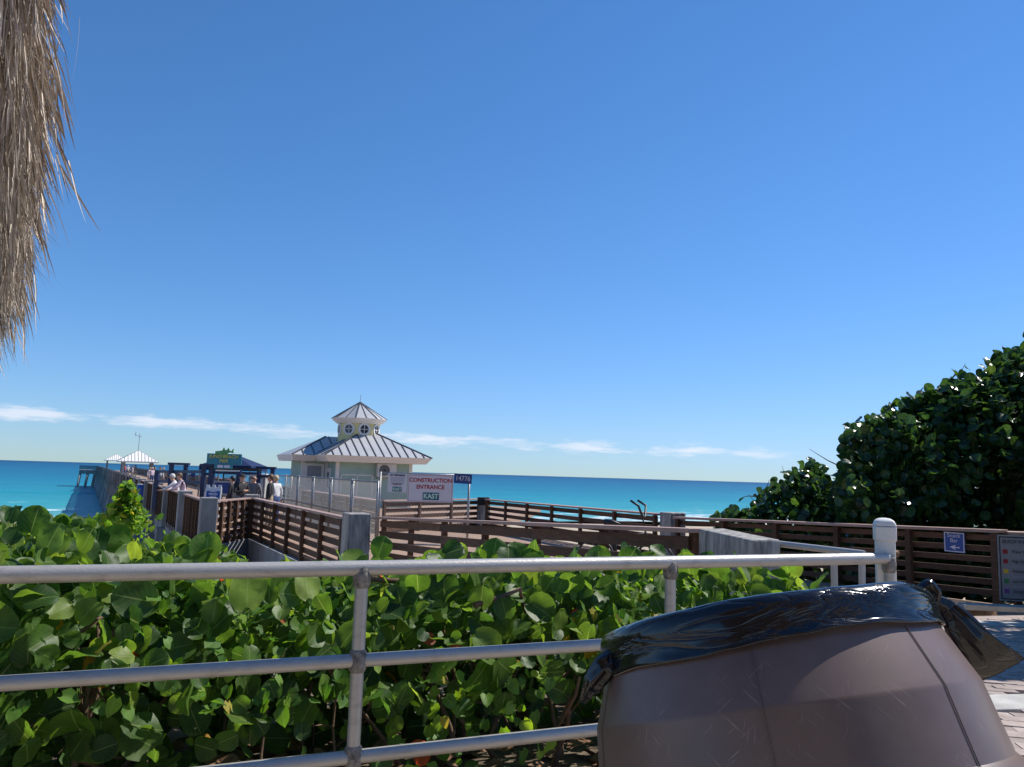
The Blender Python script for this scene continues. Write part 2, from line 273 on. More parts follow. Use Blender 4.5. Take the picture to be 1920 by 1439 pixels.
# ------------------------------------------------------------------ helpers
class MB:
    def __init__(s): s.v = []; s.f = []; s.a = []; s.mi = []
    def quad(s, *p, mi=0):
        n = len(s.v); s.v += [Vector(q) for q in p]; s.f.append(tuple(range(n, n+len(p)))); s.mi.append(mi); return s
    def hexa(s, c, mi=0):
        n = len(s.v); s.v += [Vector(q) for q in c]
        for f in ((0, 3, 2, 1), (4, 5, 6, 7), (0, 1, 5, 4), (1, 2, 6, 5), (2, 3, 7, 6), (3, 0, 4, 7)): s.f.append(tuple(n+i for i in f)); s.mi.append(mi)
        return s
    def box(s, c, sz, rz=0., mi=0):
        c = Vector(c); x, y, z = sz[0]/2, sz[1]/2, sz[2]/2; r = Matrix.Rotation(rz, 3, 'Z')
        return s.hexa([c + r @ Vector(q) for q in ((-x, -y, -z), (x, -y, -z), (x, y, -z), (-x, y, -z), (-x, -y, z), (x, -y, z), (x, y, z), (-x, y, z))], mi)
    def beam(s, a, b, wd, h, up=(0, 0, 1), mi=0):
        """bar from a to b, wd across, h along up"""
        a, b, up = Vector(a), Vector(b), Vector(up); d = (b-a).normalized(); sd = d.cross(up).normalized(); u = sd.cross(d).normalized()
        x, z = sd*wd/2, u*h/2
        return s.hexa([a-x-z, a+x-z, b+x-z, b-x-z, a-x+z, a+x+z, b+x+z, b-x+z], mi)
    def tube(s, pts, r, n=10, caps=True, mi=0, flat=None):
        pts = [Vector(p) for p in pts]; k = len(pts); rr = r if isinstance(r, (list, tuple)) else [r]*k; base = len(s.v); prev = None
        for i, p in enumerate(pts):
            d = (pts[min(i+1, k-1)] - pts[max(i-1, 0)]).normalized()
            if prev is None: x = d.orthogonal().normalized() if flat is None else (Vector(flat) - d*d.dot(Vector(flat))).normalized()
            else: x = (prev - d*prev.dot(d)).normalized()
            prev = x; y = d.cross(x)
            for j in range(n):
                t = 2*math.pi*j/n; s.v.append(p + (x*math.cos(t) + y*math.sin(t))*rr[i])
        for i in range(k-1):
            for j in range(n):
                j2 = (j+1) % n; s.f.append((base+i*n+j, base+i*n+j2, base+(i+1)*n+j2, base+(i+1)*n+j)); s.mi.append(mi)
        if caps:
            s.f.append(tuple(base+j for j in reversed(range(n)))); s.f.append(tuple(base+(k-1)*n+j for j in range(n))); s.mi += [mi, mi]
        return s
    def lathe(s, prof, n=32, mi=0):
        base = len(s.v)
        for r, z in prof:
            for j in range(n): t = 2*math.pi*j/n; s.v.append(Vector((r*math.cos(t), r*math.sin(t), z)))
        for i in range(len(prof)-1):
            for j in range(n): j2 = (j+1) % n; s.f.append((base+i*n+j, base+i*n+j2, base+(i+1)*n+j2, base+(i+1)*n+j)); s.mi.append(mi)
        return s
    def prism(s, poly, z0, z1, mi=0):
        n = len(poly); b = len(s.v); s.v += [Vector((x, y, z0)) for x, y in poly] + [Vector((x, y, z1)) for x, y in poly]
        s.f.append(tuple(b+i for i in reversed(range(n)))); s.f.append(tuple(b+n+i for i in range(n))); s.mi += [mi, mi]
        for i in range(n): j = (i+1) % n; s.f.append((b+i, b+j, b+n+j, b+n+i)); s.mi.append(mi)
        return s
    def xform(s, m, start=0):
        for i in range(start, len(s.v)): s.v[i] = m @ s.v[i]
        return s
    def mesh(s, name, mats, off=Vector((0, 0, 0)), smooth=False):
        me = bpy.data.meshes.new(name); me.from_pydata([v-off for v in s.v], [], s.f)
        for mm in (mats if isinstance(mats, (list, tuple)) else [mats]): me.materials.append(M[mm] if isinstance(mm, str) else mm)
        if any(s.mi): me.polygons.foreach_set('material_index', s.mi)
        if smooth: me.polygons.foreach_set('use_smooth', [True]*len(me.polygons))
        if s.a:
            at_ = me.attributes.new('leaf', 'FLOAT_VECTOR', 'POINT'); at_.data.foreach_set('vector', [c for v in s.a for c in v])
        me.update(); return me
def link(name, data, parent=None):
    o = bpy.data.objects.new(name, data); COL.objects.link(o)
    if parent is not None: o.parent = parent
    return o
def root_of(o):
    while o.parent: o = o.parent
    return o
def obj(name, mb, mt, parent=None, smooth=False, bevel=0., label=None, kind=None):
    off = root_of(parent).location.copy() if parent is not None else Vector((0, 0, 0))
    o = link(name, mb.mesh(name, mt, off, smooth), parent)
    if bevel:
        md = o.modifiers.new('bevel', 'BEVEL'); md.width = bevel; md.segments = 2; md.limit_method = 'ANGLE'
    if label: o['label'] = label
    if kind: o['kind'] = kind
    return o
def tag(o, label, cat, group=None):
    o['label'] = label; o['category'] = cat
    if group: o['group'] = group
    return o
def thing(name, label, cat, loc=(0, 0, 0), group=None):
    o = link(name, None); o.location = loc; o.empty_display_size = .1; return tag(o, label, cat, group)
def struct(name, mb, mt, smooth=False):
    o = obj(name, mb, mt, None, smooth); o['kind'] = 'structure'; return o
def smooth_by(o, ang=35):
    me = o.data; me.polygons.foreach_set('use_smooth', [True]*len(me.polygons)); me.set_sharp_from_angle(angle=RAD(ang)); return o
def text_mesh(s, size, align='CENTER', bold=0., width=1., shear=0.):
    c = bpy.data.curves.new('lettering', 'FONT'); c.body = s; c.size = size; c.align_x = align; c.align_y = 'CENTER'; c.extrude = .0; c.offset = bold; c.shear = shear; c.space_line = .9
    o = bpy.data.objects.new('lettering', c); COL.objects.link(o); o.scale = (width, 1, 1)
    dg = bpy.context.evaluated_depsgraph_get(); me = bpy.data.meshes.new_from_object(o.evaluated_get(dg)); bpy.data.objects.remove(o)
    me.transform(Matrix.Diagonal((width, 1, 1, 1)))
    return me
class Board:
    """flat sign: local x right, y up, z out; placed in the world on its own plane"""
    def __init__(s, centre, right, up): 
        s.c = Vector(centre); s.r = Vector(right).normalized(); s.n = s.r.cross(Vector(up)).normalized(); s.u = s.n.cross(s.r).normalized()
    def P(s, x, y, z=0.): return s.c + s.r*x + s.u*y + s.n*z
    def slab(s, mb, x0, x1, y0, y1, z0, z1, mi=0):
        return mb.hexa([s.P(x0, y0, z0), s.P(x1, y0, z0), s.P(x1, y0, z1), s.P(x0, y0, z1), s.P(x0, y1, z0), s.P(x1, y1, z0), s.P(x1, y1, z1), s.P(x0, y1, z1)], mi)
    def text(s, name, txt, x, y, size, mt, parent, z, **k):
        me = text_mesh(txt, size, **k); off = root_of(parent).location
        for v in me.vertices: v.co = s.P(x+v.co.x, y+v.co.y, z) - off
        me.materials.clear(); me.materials.append(M[mt]); return link(name, me, parent)
# ------------------------------------------------------------------ ground, sea
DUNE = [(-99, 0), (3, 0), (6, -.40), (9, -1.0), (12, -1.45), (20, -1.95), (60, -3.7), (106, -5.15), (150, -8), (400, -16)]
def lerp_tab(tab, x):
    for (a, b), (c, d) in zip(tab, tab[1:]):
        if x <= c: return b + (d-b)*max(0, (x-a))/(c-a)
    return tab[-1][1]
def near_z(y): return -.05*max(0., y-4.5)
def ground_z(x, y):
    s = -.48*x + .877*y
    return min(near_z(y), lerp_tab(DUNE, s)) - .012
def axis_vals(segs):
    v = []
    for a, b, n in segs: v += [a + (b-a)*i/n for i in range(n)]
    return v + [segs[-1][1]]
gx = axis_vals([(-3000, -200, 6), (-200, -30, 10), (-30, 14, 60), (14, 200, 14), (200, 3000, 6)])
gs = axis_vals([(-3000, -40, 8), (-40, 0, 12), (0, 30, 50), (30, 200, 20)])
g = MB()
for s in gs:
    for t in gx:
        p = N_OFF*s + N_ALONG*t; z = ground_z(p.x, p.y)
        if s > 10: z += .12*noise.noise(Vector((p.x*.15, p.y*.15, 3)))
        g.v.append(Vector((p.x, p.y, z)))
nx = len(gx)
for i in range(len(gs)-1):
    for j in range(nx-1): g.f.append((i*nx+j, i*nx+j+1, (i+1)*nx+j+1, (i+1)*nx+j)); g.mi.append(0)
struct('ground', g, 'sand', True)
SEA = -5.2
ss = axis_vals([(96, 230, 90), (230, 700, 60), (700, 3000, 20), (3000, 30000, 12)])
tt = axis_vals([(-30000, -1500, 8), (-1500, -260, 16), (-260, 330, 130), (330, 1500, 16), (1500, 30000, 8)])
def sea_z(s, t):
    h = 0
    for k, (s0, amp, wd) in enumerate(((121, .45, 3.0), (141, .40, 4), (181, .95, 4.5), (222, .35, 7))):
        w = s - s0 - 9*noise.noise(Vector((t*.008, k*3.7, 0)))
        a = amp*max(0, .35+1.1*noise.noise(Vector((t*.022, k*9.1, 5))))
        h += a*math.exp(-(w/(wd if w > 0 else wd*.5))**2)
    return SEA + h
sm = MB()
for s in ss:
    for t in tt:
        p = N_OFF*s + N_ALONG*t; sm.v.append(Vector((p.x, p.y, sea_z(s, t))))
nx = len(tt)
for i in range(len(ss)-1):
    for j in range(nx-1): sm.f.append((i*nx+j, i*nx+j+1, (i+1)*nx+j+1, (i+1)*nx+j)); sm.mi.append(0)
struct('sea', sm, 'sea', True)
# ------------------------------------------------------------------ walkway and plaza deck
DECK = -.70
N0 = Vector((-2.66, 16.0, DECK)); N6 = Vector((1.80, 7.65, -.17)); D4 = Vector((7.1, 11.4, -.345)); D0 = Vector((3.7, 16.9, -.50)); C6 = Vector((3.6, 18.4, -.56)); C0 = Vector((-.9, 29.6, DECK))
dk = MB()
def slab_poly(mb, pts, th):
    n = len(pts); b = len(mb.v); mb.v += [Vector(p) for p in pts] + [Vector(p)-Vector((0, 0, th)) for p in pts]
    mb.f.append(tuple(range(b, b+n))); mb.f.append(tuple(b+n+i for i in reversed(range(n)))); mb.mi += [0, 0]
    for i in range(n): j = (i+1) % n; mb.f.append((b+j, b+i, b+n+i, b+n+j)); mb.mi.append(0)
slab_poly(dk, [N6, D4, D0], .25); slab_poly(dk, [N6, D0, C6, C0, N0], .25)
struct('walkway', dk, 'deck')
pd = MB()
slab_poly(pd, [(-2.7, 16.02, DECK), (-.9, 29.62, DECK), (2.0, 48, DECK), (-12, 56, DECK), (-19.6, 42, DECK), (-8.1, 21.0, DECK), (-8.0, 24.3, DECK), (-3.0, 15.3, DECK)], .3)
struct('plaza_deck', pd, 'deck')
ew = MB()
for a, b in (((-3.05, 15.35), (-8.0, 24.25)), ((-8.0, 24.25), (-8.08, 21.0))): ew.beam(Vector((*a, DECK-1.15)), Vector((*b, DECK-1.15)), .3, 2.0)
struct('deck_edge_wall', ew, 'pierside')
# paved path to the right
pv = MB(); pv.quad((1.9, -3, -.004), (14, -3, -.004), (14, 4.5, -.004), (1.9, 4.5, -.004)); pv.quad((1.9, 4.5, -.004), (14, 4.5, -.004), (14, 12.5, near_z(12.5)-.004), (1.9, 8.5, near_z(8.5)-.004))
path = struct('path', pv, M['paver'])
BANDS = [((1.8, 4.62), (9, 6.0), .30), ((4.0, 9.12), (11, 7.55), .26), ((6.3, 10.9), (12, 9.7), .24)]
for i, (a, b, wd) in enumerate(BANDS):
    bb = MB(); a = Vector((*a, near_z(a[1])+.006)); b = Vector((*b, near_z(b[1])+.006)); bb.beam(a, b, wd, .07); o = obj('concrete_band', bb, 'kerb', path, bevel=.006)
    o['kind'] = 'structure'
def in_band(x, y):
    for a, b, wd in BANDS:
        d = Vector((b[0]-a[0], b[1]-a[1])); q = Vector((x-a[0], y-a[1])); L = d.length
        if abs(d.x*q.y-d.y*q.x)/L < wd/2+.07: return True
    return False
bm_ = MB(); bm_.box((0, 0, 0), (.196, .096, .05)); brick_me = bm_.mesh('brick', 'paver')
ang = RAD(-12); ca, sa = math.cos(ang), math.sin(ang); bricks = []
for r in range(-75, 115):
    for c in range(-30, 55):
        u = c*.2 + (.1 if r % 2 else 0); v = r*.1
        x = 4 + u*ca - v*sa; y = 4 + u*sa + v*ca
        if x < 2.05 or x > 9 or y < 2.2 or y > 11 or y > 8.0+.32*(x-2) or in_band(x, y): continue
        z = near_z(y) + .012 + random.uniform(-.004, .004); px, py = topx((x, y, z)); vis = 1700 < px < 1960 and 1100 < py < 1480
        bricks.append((0 if vis else 1, math.hypot(x, y), x, y, z))
bricks.sort(); rest = MB()
for k, (vis, d, x, y, z) in enumerate(bricks):
    rz = ang + random.uniform(-.012, .012); tilt = -.05 if y > 4.5 else 0
    if k < 300:
        o = link('brick', brick_me, path); o.location = (x, y, z); o.rotation_euler = (tilt, random.uniform(-.01, .01), rz)
    else: rest.box((x, y, z), (.196, .096, .05), rz)
o = obj('brick_paving', rest, 'paver', path); o['kind'] = 'stuff'
# ------------------------------------------------------------------ slatted timber fences
def slat_fence(name, label, tops, H, pitch, sh, side, n=None, capw=.16, capt=.045, postw=.09, group=None, capmat='cap', end_post=True, cap_over=.1):
    """tops: cap-top points, one per post. side = +1/-1: which side of the line the posts stand on"""
    tops = [Vector(t) for t in tops]; base = tops[0] - Vector((0, 0, H)); root = thing(name, label, 'fence', base, group)
    n = n or int((H-.1)/pitch)
    for i, p in enumerate(tops):
        d = (tops[min(i+1, len(tops)-1)] - tops[max(i-1, 0)]); d.z = 0; d.normalize(); nr = Vector((d.y, -d.x, 0))*side
        mb = MB(); q = p + nr*.07; mb.beam(q + Vector((0, 0, -H)), q + Vector((0, 0, -capt-.002)), postw, .09, up=d); obj('post', mb, 'slat', root, bevel=.006)
    for i in range(len(tops)-1):
        a, b = tops[i], tops[i+1]; d = (b-a).normalized()
        for k in range(n):
            z = -capt - .035 - sh/2 - k*pitch + random.uniform(-.004, .004)
            mb = MB(); mb.beam(a + Vector((0, 0, z)) + d*.003, b + Vector((0, 0, z)) - d*.003, .035, sh); obj('slat', mb, 'slat', root)
    # cap in boards two bays long
    step = 2; i = 0
    while i < len(tops)-1:
        j = min(i+step, len(tops)-1); a, b = tops[i].copy(), tops[j].copy(); d = (b-a).normalized()
        if i == 0: a -= d*cap_over
        if j == len(tops)-1: b += d*cap_over
        mb = MB(); mb.beam(a + d*.004 - Vector((0, 0, capt/2)), b - d*.004 - Vector((0, 0, capt/2)), capw, capt); obj('cap_rail', mb, capmat, root, bevel=.006); i = j
    return root
def line(a, b, n): a, b = Vector(a), Vector(b); return [a + (b-a)*i/n for i in range(n+1)]
UP = Vector((0, 0, 1))
slat_fence('timber_fence', 'dark brown slatted ramp fence running from concrete pillar to pale concrete wall end', line((-2.60, 16.0, DECK+1.07), (1.80, 7.72, .83), 6), 1.5, .205, .13, -1, n=6, capw=.20)
# far side of the walkway
slat_fence('timber_fence', 'brown slatted walkway fence with pinkish cap in front of the open sea', line((-.75, 29.4, DECK+1.07), (3.55, 18.5, .50), 6), 1.25, .205, .12, 1, n=5, capw=.30)
slat_fence('timber_fence', 'brown slatted fence below the sea grape tree, with the blue snack bar sign', line((3.72, 16.85, .51), (7.12, 11.35, .72), 5), 1.08, .158, .085, 1, n=6, capw=.26)
slat_fence('timber_fence', 'shaded brown slatted fence behind the white beach flag notice', line((7.32, 11.30, .70), (10.5, 10.6, .74), 2), 1.06, .158, .085, 1, n=6, capw=.26)
slat_fence('timber_fence', 'brown slatted fence with pinkish cap behind the construction entrance sign', line((-4.1, 25.4, DECK+1.06), (-1.15, 29.9, DECK+1.06), 3), 1.06, .205, .13, 1, n=5, capw=.30)
slat_fence('timber_fence', 'brown slatted fence with pinkish cap between the green kiosk and the chain link', line((-9.2, 35.0, DECK+1.06), (-4.2, 25.3, DECK+1.06), 6), 1.06, .175, .15, 1, n=6, capw=.34)
slat_fence('timber_fence', 'dark brown slatted deck fence between the two grey concrete pillars', line((-3.25, 15.65, DECK+1.07), (-7.8, 23.95, DECK+1.07), 6), 1.5, .205, .13, -1, n=6, capw=.18)
slat_fence('timber_fence', 'short dark brown fence where the deck steps out beside the sandwich board', line((-8.02, 23.95, DECK+1.07), (-8.06, 21.2, DECK+1.07), 5), 1.5, .205, .12, -1, n=6, capw=.16)
# concrete pillars
def pillar(label, p, sz, top, bot, rz, group='concrete pillars of the deck fence'):
    mb = MB(); mb.box((p[0], p[1], (top+bot)/2), (sz, sz, top-bot), rz); o = obj('concrete_pillar', mb, 'concrete', bevel=.02); tag(o, label, 'pillar', group); return o
pillar('grey weathered concrete pillar between the dark ramp fence and the deck fence', (-3.0, 15.45), .46, DECK+1.16, -2.4, RAD(28), None)
pillar('grey concrete pillar where the deck fence turns beside the men talking', (-8.0, 24.25), .42, DECK+1.16, -2.6, RAD(28), None)
pillar('concrete pillar at the junction of the pinkish fence caps by the sea', (3.75, 17.75), .42, .56, -2., RAD(25), None)
pillar('concrete pillar with a black fitting beside the construction fence', (-.95, 29.75), .4, DECK+1.10, -3., RAD(25), None)
mb = MB(); mb.box((-.95, 29.52, DECK+.98), (.46, .08, .30), RAD(20)); tag(obj('junction_box', mb, 'black', bevel=.02), 'black box fixed to the concrete pillar by the sea', 'box')
# wall end by the ramp
mb = MB(); A = Vector((1.86, 7.62, 0)); B = Vector((2.06, 6.60, 0)); Cc = Vector((2.33, 6.66, 0)); Dd = A + (Cc-B)
mb.hexa([Vector((p.x, p.y, -.7)) for p in (A, B, Cc, Dd)] + [Vector((p.x, p.y, z)) for p, z in ((A, .835), (B, .815), (Cc, .82), (Dd, .84))])
tag(obj('concrete_wall_end', mb, 'concrete', bevel=.018), 'pale streaked concrete wall end at the foot of the ramp fence', 'wall')
# ------------------------------------------------------------------ pier
PD = N_OFF.copy(); PN = N_ALONG.copy()
P0 = Vector((-8.06, 20.95, 0)); BAY = 5.6; NB = 40; PW = 6.4
pier = thing('fishing_pier', 'long grey concrete fishing pier with brown railings running out to sea', 'pier', (P0.x, P0.y, DECK))
def pp(s, t, z): return P0 + PD*s + PN*t + UP*z
mb = MB(); Lp = BAY*NB
slab_poly(mb, [P0 + UP*(DECK-.004), Vector((-8.05, 24.3, DECK-.004)), pp(4.5, PW, DECK-.004), pp(Lp, PW, DECK-.004), pp(Lp, .05, DECK-.004)], .35)
obj('deck', mb, 'deck', pier)
for t, s0 in ((.1, 0), (PW-.1, BAY*3)):
    mb = MB(); mb.beam(pp(s0, t, DECK-.62), pp(Lp, t, DECK-.62), .35, .85); obj('edge_beam', mb, 'pierside', pier)
for side, t in ((0, 0.), (1, PW)):
    for i in range(0 if side == 0 else 3, NB+1):
        mb = MB(); c = pp(i*BAY, t, 0); mb.box((c.x, c.y, DECK+.36), (.42, .42, 1.6), math.atan2(PD.y, PD.x)); obj('post', mb, 'pierside', pier, bevel=.02 if i < 8 and side == 0 else 0)
        if side == 0:
            mb = MB(); mb.box((c.x, c.y, DECK-.98), (.72, .72, 1.06), math.atan2(PD.y, PD.x)); obj('pile_cap', mb, 'pierside', pier)
        if i > 8 or side == 0:
            mb = MB(); sg = -1 if side == 0 else 1; e = pp(i*BAY, t + sg*.7, -8.5); mb.tube([c + UP*(DECK-1.2), e], .23, 8); obj('pile', mb, 'pierside', pier, smooth=True)
    for i in range(0 if side == 0 else 3, NB):
        a, b = pp(i*BAY+.2, t, DECK), pp((i+1)*BAY-.2, t, DECK); near = i < 4 and side == 0; js = MB()
        for k in range(6):
            q = MB() if near else js; q.beam(a + UP*(.93-k*.195), b + UP*(.93-k*.195), .035, .12)
            if near: obj('slat', q, 'slat', pier)
        for k in range(1, 7):
            q = MB() if near else js; x = a + (b-a)*k/7 - PN*.06*(1 if side == 0 else -1); q.beam(x + UP*-.35, x + UP*1.0, .10, .06, up=PD)
            if near: obj('upright', q, 'slat', pier)
        if not near: obj('railing_panel', js, 'slat', pier)
        mb = MB(); mb.beam(a + UP*1.045, b + UP*1.045, .17, .05); obj('cap_rail', mb, 'cap', pier)
# T-head platform at the sea end
mb = MB(); e0 = pp(Lp-9, -4.3, DECK); 
mb.hexa([pp(Lp-9, -4.3, DECK-1.05), pp(Lp-9, .3, DECK-1.05), pp(Lp, .3, DECK-1.05), pp(Lp, -4.3, DECK-1.05), pp(Lp-9, -4.3, DECK), pp(Lp-9, .3, DECK), pp(Lp, .3, DECK), pp(Lp, -4.3, DECK)])
obj('end_platform', mb, 'pierside', pier)
mb = MB()
for k in range(5): mb.beam(pp(Lp-9, -4.3, DECK+.2+k*.2), pp(Lp-9, 0, DECK+.2+k*.2), .05, .13); mb.beam(pp(Lp, -4.3, DECK+.2+k*.2), pp(Lp-9, -4.3, DECK+.2+k*.2), .05, .13)
mb.beam(pp(Lp-9, -4.3, DECK+1.1), pp(Lp-9, 0, DECK+1.1), .25, .06)
obj('railing_panel', mb, 'slat', pier)
for t in (-4.0, -2.2, -.5):
    mb = MB(); mb.tube([pp(Lp-8.6, t, DECK-1.0), pp(Lp-8.6-.5, t-.75, -8.5)], .32, 8); obj('pile', mb, 'pierside', pier, smooth=True)
    mb = MB(); mb.tube([pp(Lp-.6, t, DECK-1.0), pp(Lp+.2, t-.75, -8.5)], .32, 8); obj('pile', mb, 'pierside', pier, smooth=True)
# pavilions on the pier
def pavilion(label, s, half, eave, apex, vane=False):
    c = pp(s, PW/2, DECK); r = thing('pier_pavilion', label, 'pavilion', c, 'shade pavilions on the pier')
    rz = math.atan2(PD.y, PD.x); R = Matrix.Rotation(rz, 3, 'Z')
    cs = [c + R @ Vector((x*half, y*half, eave)) for x, y in ((-1, -1), (1, -1), (1, 1), (-1, 1))]; ap = c + UP*apex
    mb = MB()
    for i in range(4): mb.quad(cs[i], cs[(i+1) % 4], ap)
    for i in range(4): mb.quad(cs[(i+1) % 4], cs[i], cs[i]-UP*.16, cs[(i+1) % 4]-UP*.16)
    mb.quad(*[q-UP*.16 for q in reversed(cs)]); rf = obj('roof', mb, 'fascia', r)
    sm_ = MB()
    for i in range(4):
        a, b = cs[i], cs[(i+1) % 4]
        for k in range(1, 12):
            f = k/12; p = a + (b-a)*f; top = 1-abs(2*f-1); m_ = (a+b)/2; q = p + (ap-m_)*top; sm_.beam(p + UP*.02, q + UP*.02, .05, .04)
    obj('seam', sm_, 'shutter', rf)
    for x, y in ((-1, -1), (1, -1), (1, 1), (-1, 1), (0, -1), (0, 1)):
        mb = MB(); p = c + R @ Vector((x*(half-.7), y*(half-.7), 0)); mb.box(p + UP*(eave/2-.08), (.3, .3, eave-.16), rz); obj('post', mb, 'pierside', r)
    if vane:
        mb = MB(); mb.tube([ap - UP*.1, ap + UP*2.3], .035, 6); mb.tube([ap + UP*1.9 - R @ Vector((0, .3, 0)), ap + UP*2.0 + R @ Vector((0, .5, 0))], .03, 6); mb.tube([ap + UP*2.0 + R @ Vector((0, .5, 0)), ap + UP*2.4 + R @ Vector((0, .5, 0))], .05, 6)
        obj('weather_vane', mb, 'post', r)
pavilion('white metal roofed pier pavilion with a weather vane on its peak', 95, 2.47, 2.33, 3.84, True)
pavilion('white metal roofed pier pavilion without a weather vane', 180, 2.5, 2.69, 4.1)
# ------------------------------------------------------------------ green kiosk with cupola
KR = RAD(27); KC = Vector((-8.42, 44.8, DECK)); KM = Matrix.Rotation(KR, 3, 'Z')
def kp(x, y, z): return KC + KM @ Vector((x, y, z))
kiosk = thing('kiosk_building', 'pale green pier kiosk with grey metal roof and yellow octagonal cupola', 'building', KC)
W = 2.12; RO = 3.02; EZ = 2.78; PITCH_ = .54
def wall_quad_box(x0, x1, y0, y1, z0, z1): 
    return [kp(x0, y0, z0), kp(x1, y0, z0), kp(x1, y1, z0), kp(x0, y1, z0), kp(x0, y0, z1), kp(x1, y0, z1), kp(x1, y1, z1), kp(x0, y1, z1)]
mb = MB(); mb.hexa(wall_quad_box(-W, W, -W, W, 0, EZ-.25)); obj('wall', mb, 'sage', kiosk)
mb = MB(); mb.hexa(wall_quad_box(-W-1.35, -W-.004, -W+2.3, W+1.2, 0, EZ-.25)); wing = obj('wing_wall', mb, 'sage', kiosk)
# horizontal siding boards proud of the walls on the two faces in view
for k in range(13):
    z = .1 + k*.185
    mb = MB(); mb.hexa(wall_quad_box(-W+.13, W-.13, -W-.012, -W, z, z+.17)); obj('siding_board', mb, 'sage', kiosk)
for x, y in ((-W, -W), (W, -W), (-W-1.35, -W+2.3)):
    mb = MB(); mb.hexa(wall_quad_box(x-.06, x+.13 if x < 0 else x+.06, y-.035, y+.1, 0, EZ-.25) if x != W else wall_quad_box(x-.13, x+.06, y-.035, y+.1, 0, EZ-.25)); obj('corner_trim', mb, 'white', kiosk)
mb = MB(); mb.hexa(wall_quad_box(-W-.10, -W+.02, -W+2.08, -W+2.28, 0, EZ-.25)); obj('corner_trim', mb, 'white', kiosk)
# wing window with white trim and grey shutter
fx0, fx1, fz0, fz1, fy = -W-1.25, -W-.15, 1.25, 2.32, -W+2.3
mb = MB(); mb.hexa(wall_quad_box(fx0, fx1, fy-.05, fy, fz0-.9, fz1)); wn_ = obj('window', mb, 'white', kiosk)
mb = MB(); mb.hexa(wall_quad_box(fx0+.16, fx1-.16, fy-.075, fy-.05, fz0+.05, fz1-.14)); obj('shutter', mb, 'shutter', wn_)
mb = MB(); mb.hexa(wall_quad_box(fx0-.08, fx1+.08, fy-.13, fy-.05, fz0-.04, fz0+.03)); obj('sill', mb, 'white', wn_)
# door on the shaded side
mb = MB(); mb.hexa(wall_quad_box(-W-.05, -W, -.95, .05, 0, 2.08)); dr = obj('door', mb, 'white', kiosk)
mb = MB(); mb.hexa(wall_quad_box(-W-.065, -W-.05, -.62, -.28, 1.05, 1.85)); obj('pane', mb, 'glass', dr)
mb = MB(); mb.tube([kp(-W-.09, -.85, 1.0), kp(-W-.09, -.75, 1.0)], .025, 6); obj('handle', mb, 'black', dr)
# white framed screen opening low on the front wall
mb = MB()
for x0, x1, z0, z1 in ((-1.9, -.1, 1.72, 1.78), (-1.9, -.1, .5, .56), (-1.9, -1.84, .5, 1.78), (-.16, -.1, .5, 1.78), (-1.0, -.94, .5, 1.78)): mb.hexa(wall_quad_box(x0, x1, -W-.05, -W-.013, z0, z1))
obj('trim_frame', mb, 'white', kiosk)
# roof: pyramid with wing hip
RZ = EZ + RO*PITCH_
def roof_z(d): return EZ + (RO-d)*PITCH_
rc = [kp(-RO, -RO, EZ), kp(RO, -RO, EZ), kp(RO, RO, EZ), kp(-RO, RO, EZ)]; ap = kp(0, 0, RZ)
mb = MB()
for i in range(4): mb.quad(rc[i], rc[(i+1) % 4], ap)
roof = obj('roof', mb, 'roof', kiosk)
# wing hip roof
wy0, wy1, wx = -W+2.3-.75, W+1.2+.75, -W-1.35-.75
hw = (wy1-wy0)/2; wyc = (wy0+wy1)/2; rg = hw*PITCH_*.92
mb = MB(); mb.quad(kp(wx, wy0, EZ-.004), kp(0, wy0, EZ-.004), kp(0, wyc, EZ+rg), kp(wx+hw, wyc, EZ+rg)); mb.quad(kp(wx, wy1, EZ-.004), kp(wx, wy0, EZ-.004), kp(wx+hw, wyc, EZ+rg)); mb.quad(kp(0, wy1, EZ-.004), kp(wx, wy1, EZ-.004), kp(wx+hw, wyc, EZ+rg), kp(0, wyc, EZ+rg))
obj('wing_roof', mb, 'roof', kiosk)
def seam(a, b, parent, w_=.045, h_=.05):
    mb = MB(); mb.beam(a, b, w_, h_); obj('seam', mb, 'seam', parent)
for k in range(1, 13):
    f = -RO + k*2*RO/13; top = RO-abs(f)
    seam(kp(f, -RO, EZ+.02), kp(f, -RO+top*.985, EZ+top*.985*PITCH_+.02), roof)
    if k % 2 == 0 and f < .5: seam(kp(-RO, f, EZ+.02), kp(-RO+top*.985, f, EZ+top*.985*PITCH_+.02), roof)
for c in rc[:2] + [rc[3]]: seam(c + UP*.02, ap + UP*.02, roof, .10, .05)
for k in range(1, 5):
    x = wx + k*.62; seam(kp(x, wy0, EZ+.015), kp(x, wy0+min(x-wx, hw)*.98, EZ+min(x-wx, hw)*.98*PITCH_*.92+.015), roof)
seam(kp(wx, wy0, EZ+.015), kp(wx+hw, wyc, EZ+rg+.015), roof, .08)
# fascia and soffit: tapering box gutter
mb = MB()
def fascia_ring(mb, pts, h, inset):
    n = len(pts)
    cen = sum((Vector(p) for p in pts), Vector())/n
    low = [Vector(p) + (cen-Vector(p)).normalized()*inset - UP*h for p in pts]
    for i in range(n): j = (i+1) % n; mb.quad(pts[j], pts[i], low[i], low[j])
    mb.quad(*[low[i] for i in reversed(range(n))])
fascia_ring(mb, [kp(x, y, EZ-.004) for x, y in ((-RO, -RO), (RO, -RO), (RO, RO), (-RO, RO))], .34, .36)
obj('fascia', mb, 'fascia', kiosk)
mb = MB(); fascia_ring(mb, [kp(x, y, EZ-.012) for x, y in ((wx, wy0), (-RO+.2, wy0), (-RO+.2, wy1), (wx, wy1))], .33, .3); obj('fascia', mb, 'fascia', kiosk)
